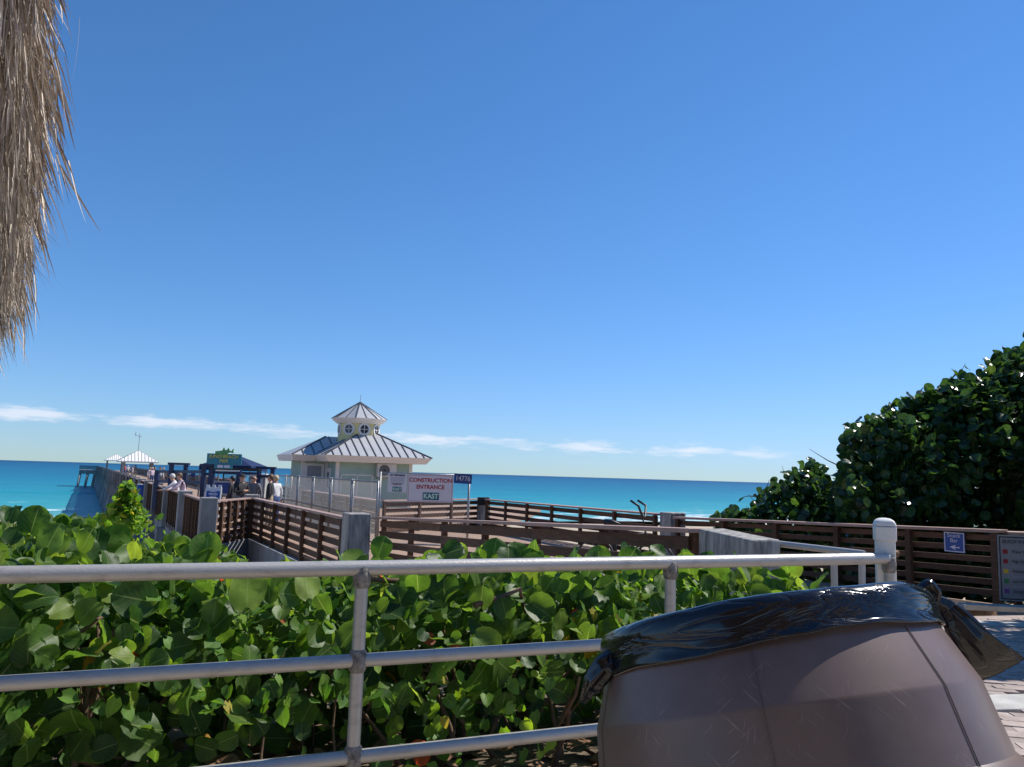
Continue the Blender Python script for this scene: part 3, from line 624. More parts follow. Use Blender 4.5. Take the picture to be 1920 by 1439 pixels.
# cupola
CXO, CYO = -.32, .35; CR = 1.20; CZ0 = 3.1; CZ1 = 4.74
def oct_(r, z, ph=RAD(22.5)): return [kp(CXO+r*math.cos(ph+i*math.pi/4), CYO+r*math.sin(ph+i*math.pi/4), z) for i in range(8)]
mb = MB(); lo, hi_ = oct_(CR, CZ0), oct_(CR, CZ1)
for i in range(8): j = (i+1) % 8; mb.quad(lo[i], lo[j], hi_[j], hi_[i])
cup = obj('cupola', mb, 'yellow', kiosk)
cr_ = CR*math.cos(math.pi/8)
for i in range(8):
    a = i*math.pi/4; nrm = KM @ Vector((math.cos(a), math.sin(a), 0))
    if nrm.y > .35: continue
    c = kp(CXO+cr_*math.cos(a), CYO+cr_*math.sin(a), CZ1-.40); B_ = Board(c, UP.cross(nrm), UP); 
    mb = MB(); n_ = 24
    for k in range(n_):
        t0, t1 = 2*math.pi*k/n_, 2*math.pi*(k+1)/n_
        mb.hexa([B_.P(.25*math.cos(t0), .25*math.sin(t0), .0), B_.P(.36*math.cos(t0), .36*math.sin(t0), .0), B_.P(.36*math.cos(t1), .36*math.sin(t1), .0), B_.P(.25*math.cos(t1), .25*math.sin(t1), .0),
                 B_.P(.25*math.cos(t0), .25*math.sin(t0), .06), B_.P(.36*math.cos(t0), .36*math.sin(t0), .06), B_.P(.36*math.cos(t1), .36*math.sin(t1), .06), B_.P(.25*math.cos(t1), .25*math.sin(t1), .06)])
    wn_ = obj('round_window', mb, 'white', kiosk)
    mb = MB(); mb.quad(*[B_.P(.26*math.cos(2*math.pi*k/n_), .26*math.sin(2*math.pi*k/n_), .012) for k in range(n_)]); obj('pane', mb, 'glass', wn_)
    mb = MB(); B_.slab(mb, -.25, .25, -.016, .016, .015, .04); B_.slab(mb, -.016, .016, -.25, .25, .016, .042); obj('glazing_bar', mb, 'white', wn_)
mb = MB(); ro, rin = oct_(1.62, CZ1+.22), oct_(1.30, CZ1-.06); apx = kp(CXO, CYO, CZ1+.22+1.02)
for i in range(8): j = (i+1) % 8; mb.quad(ro[j], ro[i], rin[i], rin[j])
mb.quad(*reversed(rin)); obj('cupola_fascia', mb, 'fascia', kiosk)
mb = MB()
for i in range(8): j = (i+1) % 8; mb.quad(ro[i], ro[j], apx)
cr2 = obj('cupola_roof', mb, 'roof', kiosk)
for i in range(8): seam(ro[i] + UP*.015, apx + UP*.015, cr2, .05, .04); m_ = (ro[i]+ro[(i+1) % 8])/2; seam(m_ + UP*.012, m_ + (apx-m_)*.93 + UP*.012, cr2, .04, .04)
mb = MB(); mb.tube([apx - UP*.05, apx + UP*.42], .014, 6); obj('lightning_rod', mb, 'post', kiosk)
# air conditioner on the front wall
acp = kp(.62, -W-.24, 2.02); R3 = KM
ac = thing('air_conditioner', 'grey outdoor air conditioner unit mounted on the kiosk front wall', 'air conditioner', kp(.62, -W-.2, 1.68))
mb = MB(); mb.hexa(wall_quad_box(.05, 1.15, -W-.36, -W-.06, 1.68, 2.42)); obj('casing', mb, 'acgrey', ac, bevel=.03)
B_ = Board(kp(.44, -W-.365, 2.05), KM @ Vector((1, 0, 0)), UP); mb = MB(); mb.quad(*[B_.P(.31*math.cos(2*math.pi*k/24), .31*math.sin(2*math.pi*k/24), .004) for k in range(24)]); fan = obj('fan_grille', mb, 'ink', ac)
mb = MB()
for r_ in (.1, .18, .26, .31):
    pts = [B_.P(r_*math.cos(2*math.pi*k/20), r_*math.sin(2*math.pi*k/20), .012) for k in range(21)]; mb.tube(pts, .008, 4, caps=False)
obj('guard_ring', mb, 'acgrey', fan)
mb = MB(); mb.hexa(wall_quad_box(.1, .16, -W-.34, -W-.013, 1.60, 1.66)); mb.hexa(wall_quad_box(1.04, 1.10, -W-.34, -W-.013, 1.60, 1.66)); obj('bracket', mb, 'post', ac)
# ------------------------------------------------------------------ chain link fencing
def chain_mesh(L, H, cell=.085, wr=.0042):
    mb = MB()
    k = -H
    while k < L:
        for sgn in (1, -1):
            # line x = k + z (or mirrored) clipped to the panel
            z0 = max(0, -k); z1 = min(H, L-k)
            if z1-z0 > .02:
                a = (k+z0, z0); b = (k+z1, z1)
                if sgn < 0: a = (L-a[0], a[1]); b = (L-b[0], b[1])
                mb.beam((a[0], .003*sgn, a[1]), (b[0], .003*sgn, b[1]), wr, wr, up=(0, 1, 0))
        k += cell
    return mb
def chain_panel(label, a, b, H, mid=True, group='chain link fence panels'):
    a, b = Vector(a), Vector(b); d = b-a; L = d.length; rz = math.atan2(d.y, d.x)
    r = thing('chain_link_panel', label, 'fence', a, group)
    nm = Matrix.Translation(a) @ Matrix.Rotation(rz, 4, 'Z')
    mb = chain_mesh(L, H-.1); mb.xform(nm @ Matrix.Translation((0, 0, .05))); o = obj('wire_mesh', mb, 'wire', r); o['kind'] = 'stuff'
    for x in ((0.03), (L-.03)):
        mb = MB(); mb.tube([nm @ Vector((x, 0, 0)), nm @ Vector((x, 0, H))], .03, 8); obj('post', mb, 'post', r, smooth=True)
    for z in (H-.03, .08) + ((H*.42,) if mid else ()):
        mb = MB(); mb.tube([nm @ Vector((.03, 0, z)), nm @ Vector((L-.03, 0, z))], .022, 8); obj('rail', mb, 'post', r, smooth=True)
    return r
cl = [Vector((-3.5-1.2*i, 21+2.4*i, DECK)) for i in range(6)]
for i, nm_ in enumerate(('next to the tall gate panel', 'second from the tall gate panel', 'in front of the kiosk door', 'in front of the kiosk window', 'reaching the kiosk corner')):
    chain_panel('grey chain link panel '+nm_, cl[i+1], cl[i] - Vector((.03, 0, 0)), 1.74)
CA, CB = Vector((-3.5, 20.9, DECK)), Vector((-1.05, 21.0, DECK))
chain_panel('tall chain link panel hung with the construction entrance sign', CA, CB, 1.98, False, None)
chain_panel('chain link panel behind the men, by the pale bin', (-9.0, 32.2, DECK), (-12.4, 33.6, DECK), 1.72)
# signs on it
def sign_board(name, label, B_, w_, h_, mt, cat='sign', th=.012, border=None):
    r = thing(name, label, cat, B_.P(0, -h_/2, 0))
    mb = MB(); B_.slab(mb, -w_/2, w_/2, -h_/2, h_/2, 0, th); obj('panel', mb, mt, r)
    if border:
        mb = MB(); e, t_ = border[1], border[2]; x, y = w_/2-e, h_/2-e
        B_.slab(mb, -x, x, y-t_, y, th, th+.003); B_.slab(mb, -x, x, -y, -y+t_, th, th+.003); B_.slab(mb, -x, -x+t_, -y+t_, y-t_, th, th+.003); B_.slab(mb, x-t_, x, -y+t_, y-t_, th, th+.003)
        obj('border', mb, border[0], r)
    return r
rt = (CB-CA).normalized()
def on_panel(px, py):
    d = at(px, py, 1.0) - Vector((0, 0, EYE)); nrm = Vector((rt.y, -rt.x, 0)); t = (CA + nrm*.04 - Vector((0, 0, EYE))).dot(nrm)/d.dot(nrm); return Vector((0, 0, EYE)) + d*t
def kast(B_, r, x, y, w_, h_, z):
    mb = MB(); B_.slab(mb, x-w_/2, x+w_/2, y-h_/2, y+h_/2, z, z+.003); lg = obj('logo', mb, 'kast', r)
    B_.text('lettering', 'KAST', x, y-h_*.02, h_*.86, 'kastg', lg, z+.006, bold=h_*.03, width=.90*w_/(h_*2.05))
c = on_panel(807, 916.5); B_ = Board(c, rt, UP); w_, h_ = 1.22, .735
r = sign_board('construction_sign', 'white sign reading construction entrance in red on the chain link', B_, w_, h_, 'signwhite', border=('red', .02, .008))
B_.text('lettering', 'CONSTRUCTION', 0, .215, .150, 'red', r, .018, bold=.004, width=.98); B_.text('lettering', 'ENTRANCE', 0, .035, .150, 'red', r, .018, bold=.004, width=.98)
kast(B_, r, .02, -.205, .44, .20, .013)
c = on_panel(745, 906); B_ = Board(c, rt, UP); w_, h_ = .50, .50
r = sign_board('no_trespassing_sign', 'small white no trespassing notice with black heading on the chain link', B_, w_, h_, 'signwhite')
B_.text('lettering', 'NO TRESPASSING', 0, .205, .056, 'ink', r, .018, bold=.003, width=.92)
mb = MB()
for k in range(6): B_.slab(mb, -.19, .19, .15-k*.023, .161-k*.023, .012, .015)
obj('small_print', mb, 'greyink', r)
B_.text('lettering', 'VIOLATORS WILL BE\nPROSECUTED', 0, -.03, .042, 'ink', r, .018, bold=.001, width=.85)
kast(B_, r, .0, -.165, .25, .125, .013)
c = on_panel(868, 898); B_ = Board(c, rt - UP*.04, UP); r = sign_board('number_banner', 'dark blue banner with white number 14776 on the chain link', B_, .48, .26, 'bluebanner', 'banner')
B_.text('lettering', '14776', 0, 0, .19, 'signwhite', r, .018, width=.86)
# ------------------------------------------------------------------ entrance gates to the pier
def gate_frame(label, xa, xb, Y, z_top, dpt=.22):
    a = at(xa, 872, Y); b = at(xb, 872, Y); a.z = b.z = DECK; r = thing('gate_frame', label, 'gate', (a+b)/2, 'navy timber gate frames')
    for p in (a, b):
        mb = MB(); mb.box(p + UP*(z_top-DECK)/2, (.15, .15, z_top-DECK)); obj('post', mb, 'navy', r)
    d = (b-a).normalized()
    mb = MB(); mb.beam(a - d*.13 + UP*(z_top-DECK+.05), b + d*.13 + UP*(z_top-DECK+.05), .22, .10); obj('lintel', mb, 'navy', r)
    mb = MB(); mb.beam(a + d*.075 + UP*(z_top-DECK-.30), b - d*.075 + UP*(z_top-DECK-.30), .08, .10); obj('cross_rail', mb, 'navy', r)
    return a, b
Z0 = EYE
g1 = gate_frame('navy timber gate frame beside the two people leaning on the rail', 322, 349, 33, Z0+.0)
g2 = gate_frame('navy timber gate frame left of the teal sign support', 383, 400, 31, Z0-.02)
g3 = gate_frame('navy timber gate frame right of the canopy', 487, 512, 32, Z0-.06)
gr = thing('gate_beam', 'long navy beam linking the gate frames across the pier entrance', 'gate', at(340, 886, 33.2))
mb = MB(); mb.beam(at(296, 884.5, 34.2), at(378, 885, 31.3), .10, .12); obj('beam', mb, 'navy', gr)
mb = MB(); a = at(295, 885, 34.2); mb.box((a.x, a.y, (DECK+a.z+.05)/2), (.16, .16, a.z+.05-DECK)); obj('post', mb, 'navy', gr)
mb = MB(); mb.beam(at(296, 903, 34.2), at(378, 905, 31.3), .10, .12); obj('lower_beam', mb, 'navy', gr)
gs_ = thing('sign_gantry', 'navy gantry with a white rail carrying the teal pier sign', 'gate', (at(424, 900, 30.8).x, 30.8, DECK))
for px in (397, 449):
    mb = MB(); a = at(px, 880, 30.8); mb.box((a.x, a.y, (DECK+EYE)/2-.05), (.17, .17, EYE-.1-DECK)); obj('post', mb, 'navy', gs_)
mb = MB(); mb.beam(at(392, 878.5, 30.8), at(487, 881.5, 31.2), .2, .13); obj('lintel', mb, 'black', gs_)
mb = MB(); mb.beam(at(405, 882.4, 30.72), at(450, 883.6, 30.72), .05, .05); obj('white_rail', mb, 'white', gs_)
mb = MB(); mb.beam(at(400, 886, 30.8), at(487, 888.5, 31.2), .1, .1); obj('cross_rail', mb, 'navy', gs_)
# teal sign
B_ = Board(at(421, 861.5, 30.55), at(453, 862.5, 30.55)-at(389, 860.6, 30.55), UP); k_ = 30.55/1442
r = thing('pier_name_sign', 'teal carved pier name sign with green emblem and gold lettering', 'sign', B_.P(0, -.4, 0))
mb = MB(); B_.slab(mb, -.685, .685, -.205, .215, 0, .05); obj('board', mb, 'teal', r, bevel=.01)
mb = MB(); B_.slab(mb, -.37, .33, -.37, -.208, 0, .045); lo_ = obj('lower_board', mb, 'teal', r)
mb = MB(); B_.slab(mb, -.24, -.02, -.335, -.235, .045, .05); B_.slab(mb, .02, .25, -.335, -.235, .045, .05); obj('plate', mb, 'signwhite', lo_)
prof = [(-.34, .13), (-.36, .30), (-.20, .325), (-.08, .345), (-.03, .47), (.035, .36), (.09, .36), (.16, .46), (.20, .35), (.27, .32), (.36, .44), (.35, .31), (.37, .24), (.24, .27), (.14, .24), (.16, .10), (.0, .03), (-.16, .09), (-.12, .17), (-.25, .2)]
mb = MB(); n_ = len(prof); mb.v = [B_.P(x, y, .052) for x, y in prof] + [B_.P(x, y, .085) for x, y in prof]; mb.f = [tuple(range(n_, 2*n_)), tuple(reversed(range(n_)))] + [(i, (i+1) % n_, n_+(i+1) % n_, n_+i) for i in range(n_)]; mb.mi = [0]*len(mb.f)
obj('green_emblem', mb, 'green', r)
B_.text('lettering', 'JUNO BEACH', 0, .10, .17, 'gold', r, .09, bold=.004, width=1.12); B_.text('lettering', 'PIER', 0, -.075, .17, 'gold', r, .06, bold=.004, width=1.12)
# navy canopy
ca_ = at(441, 852, 34); cn = thing('canopy_tent', 'navy pop up canopy behind the teal pier sign', 'canopy', (ca_.x, 34, DECK))
rad = 1.1; cz = EYE + .05; cc = [Vector((ca_.x+x*rad, 34+y*rad, cz)) for x, y in ((-1, -1), (1, -1), (1, 1), (-1, 1))]
mb = MB()
for i in range(4): mb.quad(cc[i], cc[(i+1) % 4], ca_)
for i in range(4): mb.quad(cc[(i+1) % 4], cc[i], cc[i]-UP*.22, cc[(i+1) % 4]-UP*.22)
md = obj('canopy', mb, 'navycloth', cn).modifiers.new('s', 'SOLIDIFY'); md.thickness = .01
for p in cc:
    mb = MB(); mb.beam(Vector((p.x, p.y, DECK)) + (ca_-p)*.03*Vector((1, 1, 0)).x, p - UP*.02 + Vector((ca_.x-p.x, ca_.y-p.y, 0))*.03, .05, .05, up=(0, 1, 0)); obj('leg', mb, 'post', cn)
# sandwich board
sb = at(400, 930, 27.5); rb = Vector((.97, .22, 0)).normalized(); nb = Vector((rb.y, -rb.x, 0)); sbt = thing('sandwich_board', 'white sandwich board with blue panel and white words on the deck', 'sign', (sb.x, sb.y, DECK))
hh = 1.28
for sg, nme in ((1, 'front_panel'), (-1, 'back_panel')):
    bot = Vector((sb.x, sb.y, DECK+.66)) + nb*sg*.17; upv = (UP*1.28 - nb*sg*.33); B_ = Board(bot, rb*sg, upv); mb = MB(); B_.slab(mb, -.27, .27, -.62, .62, -.012, .02); fp = obj(nme, mb, 'white', sbt, bevel=.02)
    for x in (-.2, 0, .2):
        mb = MB(); B_.slab(mb, x-.055, x+.055, .622, .70, -.012, .02); obj('top_lug', mb, 'white', fp)
    if sg == 1:
        mb = MB(); B_.slab(mb, -.22, .22, -.42, .48, .02, .026); obj('poster', mb, 'bluesign', fp)
        for i_, t_ in enumerate(('NEED', 'BEACH', 'YOU')): B_.text('lettering', t_, 0, .475-.115*i_, .108, 'signwhite', fp, .03, bold=.006, width=.86)
# blue information board
ib = at(420, 915, 30.0); it = thing('information_board', 'blue framed information board standing by the sandwich board', 'sign', (ib.x, ib.y, DECK)); B_ = Board(ib, (.99, .1, 0), UP)
mb = MB(); B_.slab(mb, -.35, .36, -.23, .22, 0, .05); obj('panel', mb, 'bluebanner', it)
mb = MB()
for x0, x1, y0, y1 in ((-.37, .38, .20, .25), (-.37, .38, -.26, -.21), (-.37, -.34, -.21, .2), (.35, .38, -.21, .2)): B_.slab(mb, x0, x1, y0, y1, .0, .07)
obj('frame', mb, 'post', it)
mb = MB(); B_.slab(mb, .2, .33, .02, .16, .05, .056); obj('notice', mb, 'signwhite', it)
for x in (-.3, .3):
    mb = MB(); p = B_.P(x, 0, -.04); mb.box((p.x, p.y, (DECK+p.z+.2)/2), (.07, .07, p.z+.2-DECK)); obj('leg', mb, 'navy', it)
# blue rail sign on the far side
q = at(362, 890.5, 36); B_ = Board(q, (1, .1, 0), UP); r = sign_board('rail_notice', 'small dark blue notice on the far pier railing', B_, .2, .2, 'bluebanner')
# pale bin with lid beside the men
bp_ = at(488, 900, 33.0); r = thing('tall_bin', 'pale grey tall bin with white lid and notice behind the bald man', 'bin', (bp_.x, bp_.y, DECK))
mb = MB(); mb.hexa([Vector((bp_.x+x*.27, bp_.y+y*.25, DECK)) for x, y in ((-1, -1), (1, -1), (1, 1), (-1, 1))] + [Vector((bp_.x+x*.32, bp_.y+y*.3, DECK+1.62)) for x, y in ((-1, -1), (1, -1), (1, 1), (-1, 1))]); obj('body', mb, 'kerb', r, bevel=.02)
mb = MB(); mb.box((bp_.x, bp_.y, DECK+1.68), (.74, .68, .11)); obj('lid', mb, 'white', r, bevel=.03)
mb = MB(); mb.box((bp_.x+.12, bp_.y-.33, DECK+1.30), (.2, .015, .42)); obj('notice', mb, 'signwhite', r)
# two blue barrels on the pier
for i, (px, py) in enumerate(((269, 897), (284, 898))):
    q = at(px, py, 42-i*1.0); mb = MB(); mb.lathe([(0, 0), (.27, 0), (.30, .03), (.315, .3), (.32, .33), (.315, .36), (.315, .6), (.32, .63), (.30, .88), (.26, .9), (0, .9)], 18)
    r = thing('blue_barrel', 'blue plastic barrel on the pier, '+('farther from the navy gate beam' if i == 0 else 'closer to the navy gate beam'), 'barrel', (q.x, q.y, DECK), 'blue barrels on the pier'); mb.xform(Matrix.Translation((q.x, q.y, DECK))); obj('drum', mb, 'bluesign', r, smooth=True)
    mb = MB(); mb.lathe([(.0, .93), (.29, .93), (.30, .89), (.27, .885)], 18); mb.xform(Matrix.Translation((q.x, q.y, DECK))); obj('lid', mb, 'white', r, smooth=True)
# ------------------------------------------------------------------ people
def person(label, base, face, top, bottom, hair=None, h=1.72, pose='stand', cap=None, glasses=False, sleeves=True, group=None, lean=0., bald=False, turn=0.):
    """face: heading angle the person looks along (radians, from +X)"""
    base = Vector(base); s = h/1.72
    r = thing('person', label, 'person', base, group)
    fx = Vector((math.cos(face), math.sin(face), 0)); lx = Vector((-fx.y, fx.x, 0))
    def P(f, l, z): return base + (fx*f + lx*l + UP*z)*s
    ln = lean
    V = {'pel': (0, 0, .98, .135), 'waist': (.02+ln*.15, 0, 1.14, .125), 'chest': (.03+ln*.5, 0, 1.33, .15), 'neckb': (.0+ln*.9, 0, 1.475, .075), 'neck': (.015+ln, 0, 1.53, .058),
         'chin': (.035+ln*1.05, 0, 1.575, .078), 'head': (.03+ln*1.12, 0, 1.645, .098), 'top': (.02+ln*1.2, 0, 1.715, .055)}
    E_ = [('pel', 'waist'), ('waist', 'chest'), ('chest', 'neckb'), ('neckb', 'neck'), ('neck', 'chin'), ('chin', 'head'), ('head', 'top')]
    for sd, n_ in ((1, 'L'), (-1, 'R')):
        V['hip'+n_] = (0, .10*sd, .90, .105); V['knee'+n_] = (.03*sd, .115*sd, .50, .07); V['ank'+n_] = (.03*sd-.02, .12*sd, .09, .048); V['toe'+n_] = (.03*sd+.15, .135*sd, .045, .04)
        V['sh'+n_] = (ln*.72, .185*sd, 1.42, .075)
        if pose == 'lean': V['el'+n_] = (.18+ln, .27*sd, 1.20, .048); V['wr'+n_] = (.40+ln, .14*sd, 1.10, .034); V['ha'+n_] = (.50+ln, .11*sd, 1.10, .034)
        elif pose == 'cross': V['el'+n_] = (.06+ln, .29*sd, 1.16, .05); V['wr'+n_] = (.26+ln, .02*sd, 1.20, .036); V['ha'+n_] = (.27+ln, -.10*sd, 1.23, .034)
        else: V['el'+n_] = (-.03+ln*.4, .27*sd, 1.13, .048); V['wr'+n_] = (.06+ln*.3, .30*sd, .88, .034); V['ha'+n_] = (.09+ln*.3, .295*sd, .79, .036)
        E_ += [('pel', 'hip'+n_), ('hip'+n_, 'knee'+n_), ('knee'+n_, 'ank'+n_), ('ank'+n_, 'toe'+n_), ('chest', 'sh'+n_), ('sh'+n_, 'el'+n_), ('el'+n_, 'wr'+n_), ('wr'+n_, 'ha'+n_)]
    keys = list(V); me = bpy.data.meshes.new('body'); me.from_pydata([P(*V[k][:3]) - base for k in keys], [(keys.index(a), keys.index(b)) for a, b in E_], [])
    o = bpy.data.objects.new('body', me); COL.objects.link(o); o.modifiers.new('skin', 'SKIN'); sk = me.skin_vertices[0].data
    for i, k in enumerate(keys): sk[i].radius = (V[k][3]*s*(1.15 if k in ('chest', 'pel', 'waist') else 1), V[k][3]*s); sk[i].use_root = (k == 'pel')
    o.modifiers.new('sub', 'SUBSURF').levels = 2
    dg = bpy.context.evaluated_depsgraph_get(); bm2 = bpy.data.meshes.new_from_object(o.evaluated_get(dg)); bpy.data.objects.remove(o)
    for m_ in ('skin', top, bottom, 'shoe'): bm2.materials.append(M[m_])
    seg = [(P(*V[a][:3])-base, P(*V[b][:3])-base, a, b) for a, b in E_]
    for f in bm2.polygons:
        c = f.center; best = None
        for a, b, ka, kb in seg:
            d = b-a; t = max(0, min(1, (c-a).dot(d)/max(d.length_squared, 1e-9))); q = (c-a-d*t).length
            if best is None or q < best[0]: best = (q, ka, kb, t)
        _, ka, kb, t = best; kk = ka+kb
        if 'toe' in kk: f.material_index = 3
        elif 'knee' in kk or kb.startswith('hip') or (ka == 'pel' and t < .35): f.material_index = 2
        elif kb.startswith('ha') or (kb.startswith('wr') and (not sleeves or t > .85)) or ka in ('neck', 'chin', 'head') or kb == 'neck': f.material_index = 0
        else: f.material_index = 1
    bm2.polygons.foreach_set('use_smooth', [True]*len(bm2.polygons))
    link('body', bm2, r)
    # fingers
    hd = P(*V['head'][:3])
    # nose and ears sit on the head
    def blob(name, c, rx, ry, rz, mt, parent, cut=None, f_=None):
        mb = MB(); n1, n2 = 8, 12
        for i in range(n1+1):
            th = math.pi*i/n1
            for j in range(n2):
                ph = 2*math.pi*j/n2; x, y, z = math.sin(th)*math.cos(ph), math.sin(th)*math.sin(ph), math.cos(th)
                if cut is not None and z < cut(x): z = cut(x)
                mb.v.append(c + (f_ or fx)*x*rx*s + lx*y*ry*s + UP*z*rz*s)
        for i in range(n1):
            for j in range(n2): j2 = (j+1) % n2; mb.f.append((i*n2+j, (i+1)*n2+j, (i+1)*n2+j2, i*n2+j2)); mb.mi.append(0)
        return obj(name, mb, mt, parent, smooth=True)
    blob('nose', hd + fx*.105*s - UP*.015*s, .02, .014, .022, 'skin', r)
    for sd in (1, -1): blob('ear', hd + lx*.098*sd*s - UP*.01*s, .02, .012, .03, 'skin', r)
    if hair: blob('hair', hd + UP*.022*s - fx*.014*s, .115, .108, .118, hair, r, cut=lambda x: .15 if x > .3 else (-.25 if x > -.35 else -.75))
    if cap:
        c_ = blob('cap', hd + UP*.035*s, .113, .107, .095, cap, r, cut=lambda x: .0)
        mb = MB(); q = hd + UP*.05*s; mb.hexa([q + fx*.07*s - lx*.07*s - UP*.01, q + fx*.19*s - lx*.06*s - UP*.03, q + fx*.19*s + lx*.06*s - UP*.03, q + fx*.07*s + lx*.07*s - UP*.01] + [q + fx*.07*s - lx*.07*s, q + fx*.19*s - lx*.06*s - UP*.018, q + fx*.19*s + lx*.06*s - UP*.018, q + fx*.07*s + lx*.07*s]); obj('brim', mb, cap, c_)
    if glasses:
        mb = MB(); q = hd + fx*.098*s + UP*.012*s; mb.beam(q - lx*.075*s, q + lx*.075*s, .03*s, .038*s)
        for sd in (1, -1): mb.beam(q + lx*.085*sd*s, hd + lx*.102*sd*s, .01, .014)
        obj('sunglasses', mb, 'ink', r)
    if pose in ('lean', 'stand'):
        for n_ in 'LR':
            h0 = P(*V['ha'+n_][:3]); d = (h0-P(*V['wr'+n_][:3])).normalized(); sdv = d.cross(fx if abs(d.dot(fx)) < .8 else UP).normalized(); mb = MB()
            for k, (off, ln_) in enumerate(((-.027, .065), (-.009, .078), (.009, .072), (.027, .055))):
                a = h0 + sdv*off*s; mid = a + d*ln_*.6*s; mb.tube([a - d*.01, mid, mid + (d*.7 + fx*.4).normalized()*ln_*.45*s], [.009*s, .0085*s, .006*s], 6)
            tq = h0 + sdv*.03*s - d*.03*s; mb.tube([tq, tq + (sdv+d).normalized()*.045*s, tq + (sdv*.4+d).normalized()*.07*s], [.011*s, .01*s, .007*s], 6)
            obj('fingers', mb, 'skin', r, smooth=True)
    return r
def on_deck(px, Y): q = at(px, 900, Y); return (q.x, q.y, DECK)
def rail_in(i, t): return tuple(pp(i, t, DECK))
toward = math.atan2(-1, .3)
person('person in white top leaning on the pier rail, fair hair', on_deck(336, 29.6), RAD(200), 'white_cloth', 'khaki', 'hairgrey', 1.62, 'lean', lean=.22)
person('person in pale pink top leaning on the pier rail, brown hair', on_deck(347, 29.3), RAD(215), 'pink_cloth', 'blue_cloth', 'hair', 1.66, 'lean', lean=.18)
person('man in black jacket and black cap with folded arms', on_deck(453, 26.2), RAD(-35), 'black_cloth', 'grey_cloth', None, 1.72, 'cross', cap='black_cloth')
person('bald man in sunglasses and dark open jacket', on_deck(477, 26.6), RAD(-100), 'grey_cloth', 'black_cloth', None, 1.70, 'stand', glasses=True)
person('man in navy shirt with brown hair seen from the side', on_deck(508, 26.4), RAD(185), 'black_cloth', 'khaki', 'hair', 1.74, 'stand')
person('fair haired person in white striped top behind the man in navy', on_deck(518, 27.2), RAD(150), 'white_cloth', 'blue_cloth', 'hairblond', 1.70, 'stand')
person('person with black hair and dark clothes beside the information board', on_deck(437, 28.0), RAD(170), 'black_cloth', 'black_cloth', 'black', 1.62, 'stand')
far_specs = [(233, 118, 'red_cloth', 'hair', 'red top'), (238, 112, 'white_cloth', 'hairgrey', 'white top by the first pavilion post'), (247, 96, 'pink_cloth', 'hair', 'pink top'), (252, 104, 'grey_cloth', 'black', 'grey top'), (280, 80, 'white_cloth', 'hairblond', 'white top beside the barrels'),
             (284, 74, 'pink_cloth', 'hairgrey', 'mauve top beside the barrels'), (288, 78, 'black_cloth', 'black', 'black top'), (299, 70, 'white_cloth', 'hair', 'white top behind the navy post'), (305, 82, 'khaki', 'hairblond', 'tan top')]
for px, Y, c1, hr, nm_ in far_specs:
    person('distant person in %s standing on the pier' % nm_, on_deck(px, Y), random.uniform(0, 6.28), c1, random.choice(['blue_cloth', 'khaki', 'grey_cloth']), hr, random.uniform(1.6, 1.8), 'stand', group='people far along the pier')
# ------------------------------------------------------------------ bicycle behind the ramp fence
bk = Vector((1.95, 13.0, -.40)); bd = Vector((.86, -.5, 0)).normalized(); bt = thing('bicycle', 'black bicycle parked behind the dark ramp fence', 'bicycle', bk)
def bp2(x, z, y=0): return bk + bd*x + Vector((-bd.y, bd.x, 0))*y + UP*z
for x in (-.52, .52):
    mb = MB(); mb.tube([bp2(x+.33*math.cos(2*math.pi*k/28), .35+.33*math.sin(2*math.pi*k/28)) for k in range(29)], .022, 6, caps=False); wh = obj('tyre', mb, 'rubber', bt, smooth=True)
    mb = MB()
    for k in range(14): a = 2*math.pi*k/14; mb.tube([bp2(x, .35), bp2(x+.31*math.cos(a), .35+.31*math.sin(a))], .003, 3, caps=False)
    mb.tube([bp2(x, .35, -.05), bp2(x, .35, .05)], .025, 8); obj('spokes', mb, 'post', wh)
mb = MB()
for a, b in (((-.52, .35), (-.12, .32)), ((-.12, .32), (-.20, .78)), ((-.52, .35), (-.19, .72)), ((-.19, .72), (.36, .80)), ((-.12, .32), (.38, .70)), ((.34, .92), (.42, .62)), ((.42, .62), (.52, .35))): mb.tube([bp2(*a), bp2(*b)], .018, 8)
obj('frame', mb, 'rubber', bt, smooth=True)
mb = MB(); mb.tube([bp2(-.20, .78), bp2(-.22, .93)], .013, 8); mb.tube([bp2(-.36, .95), bp2(-.24, .96), bp2(-.08, .93)], [.06, .05, .02], 8); obj('saddle', mb, 'rubber', bt, smooth=True)
mb = MB(); mb.tube([bp2(.34, .9), bp2(.31, 1.08)], .014, 8); mb.tube([bp2(.16, 1.34, .16), bp2(.30, 1.26, .17), bp2(.33, 1.08, .06), bp2(.33, 1.08, -.06), bp2(.30, 1.26, -.17), bp2(.16, 1.34, -.16)], .02, 8); obj('handlebar', mb, 'rubber', bt, smooth=True)
mb = MB(); mb.tube([bp2(-.12, .32, -.08), bp2(-.12, .32, .08)], .06, 10); mb.tube([bp2(-.12, .32, .08), bp2(0, .2, .1)], .012, 6); mb.box(bp2(0, .19, .15), (.1, .09, .03)); obj('crank', mb, 'rubber', bt)
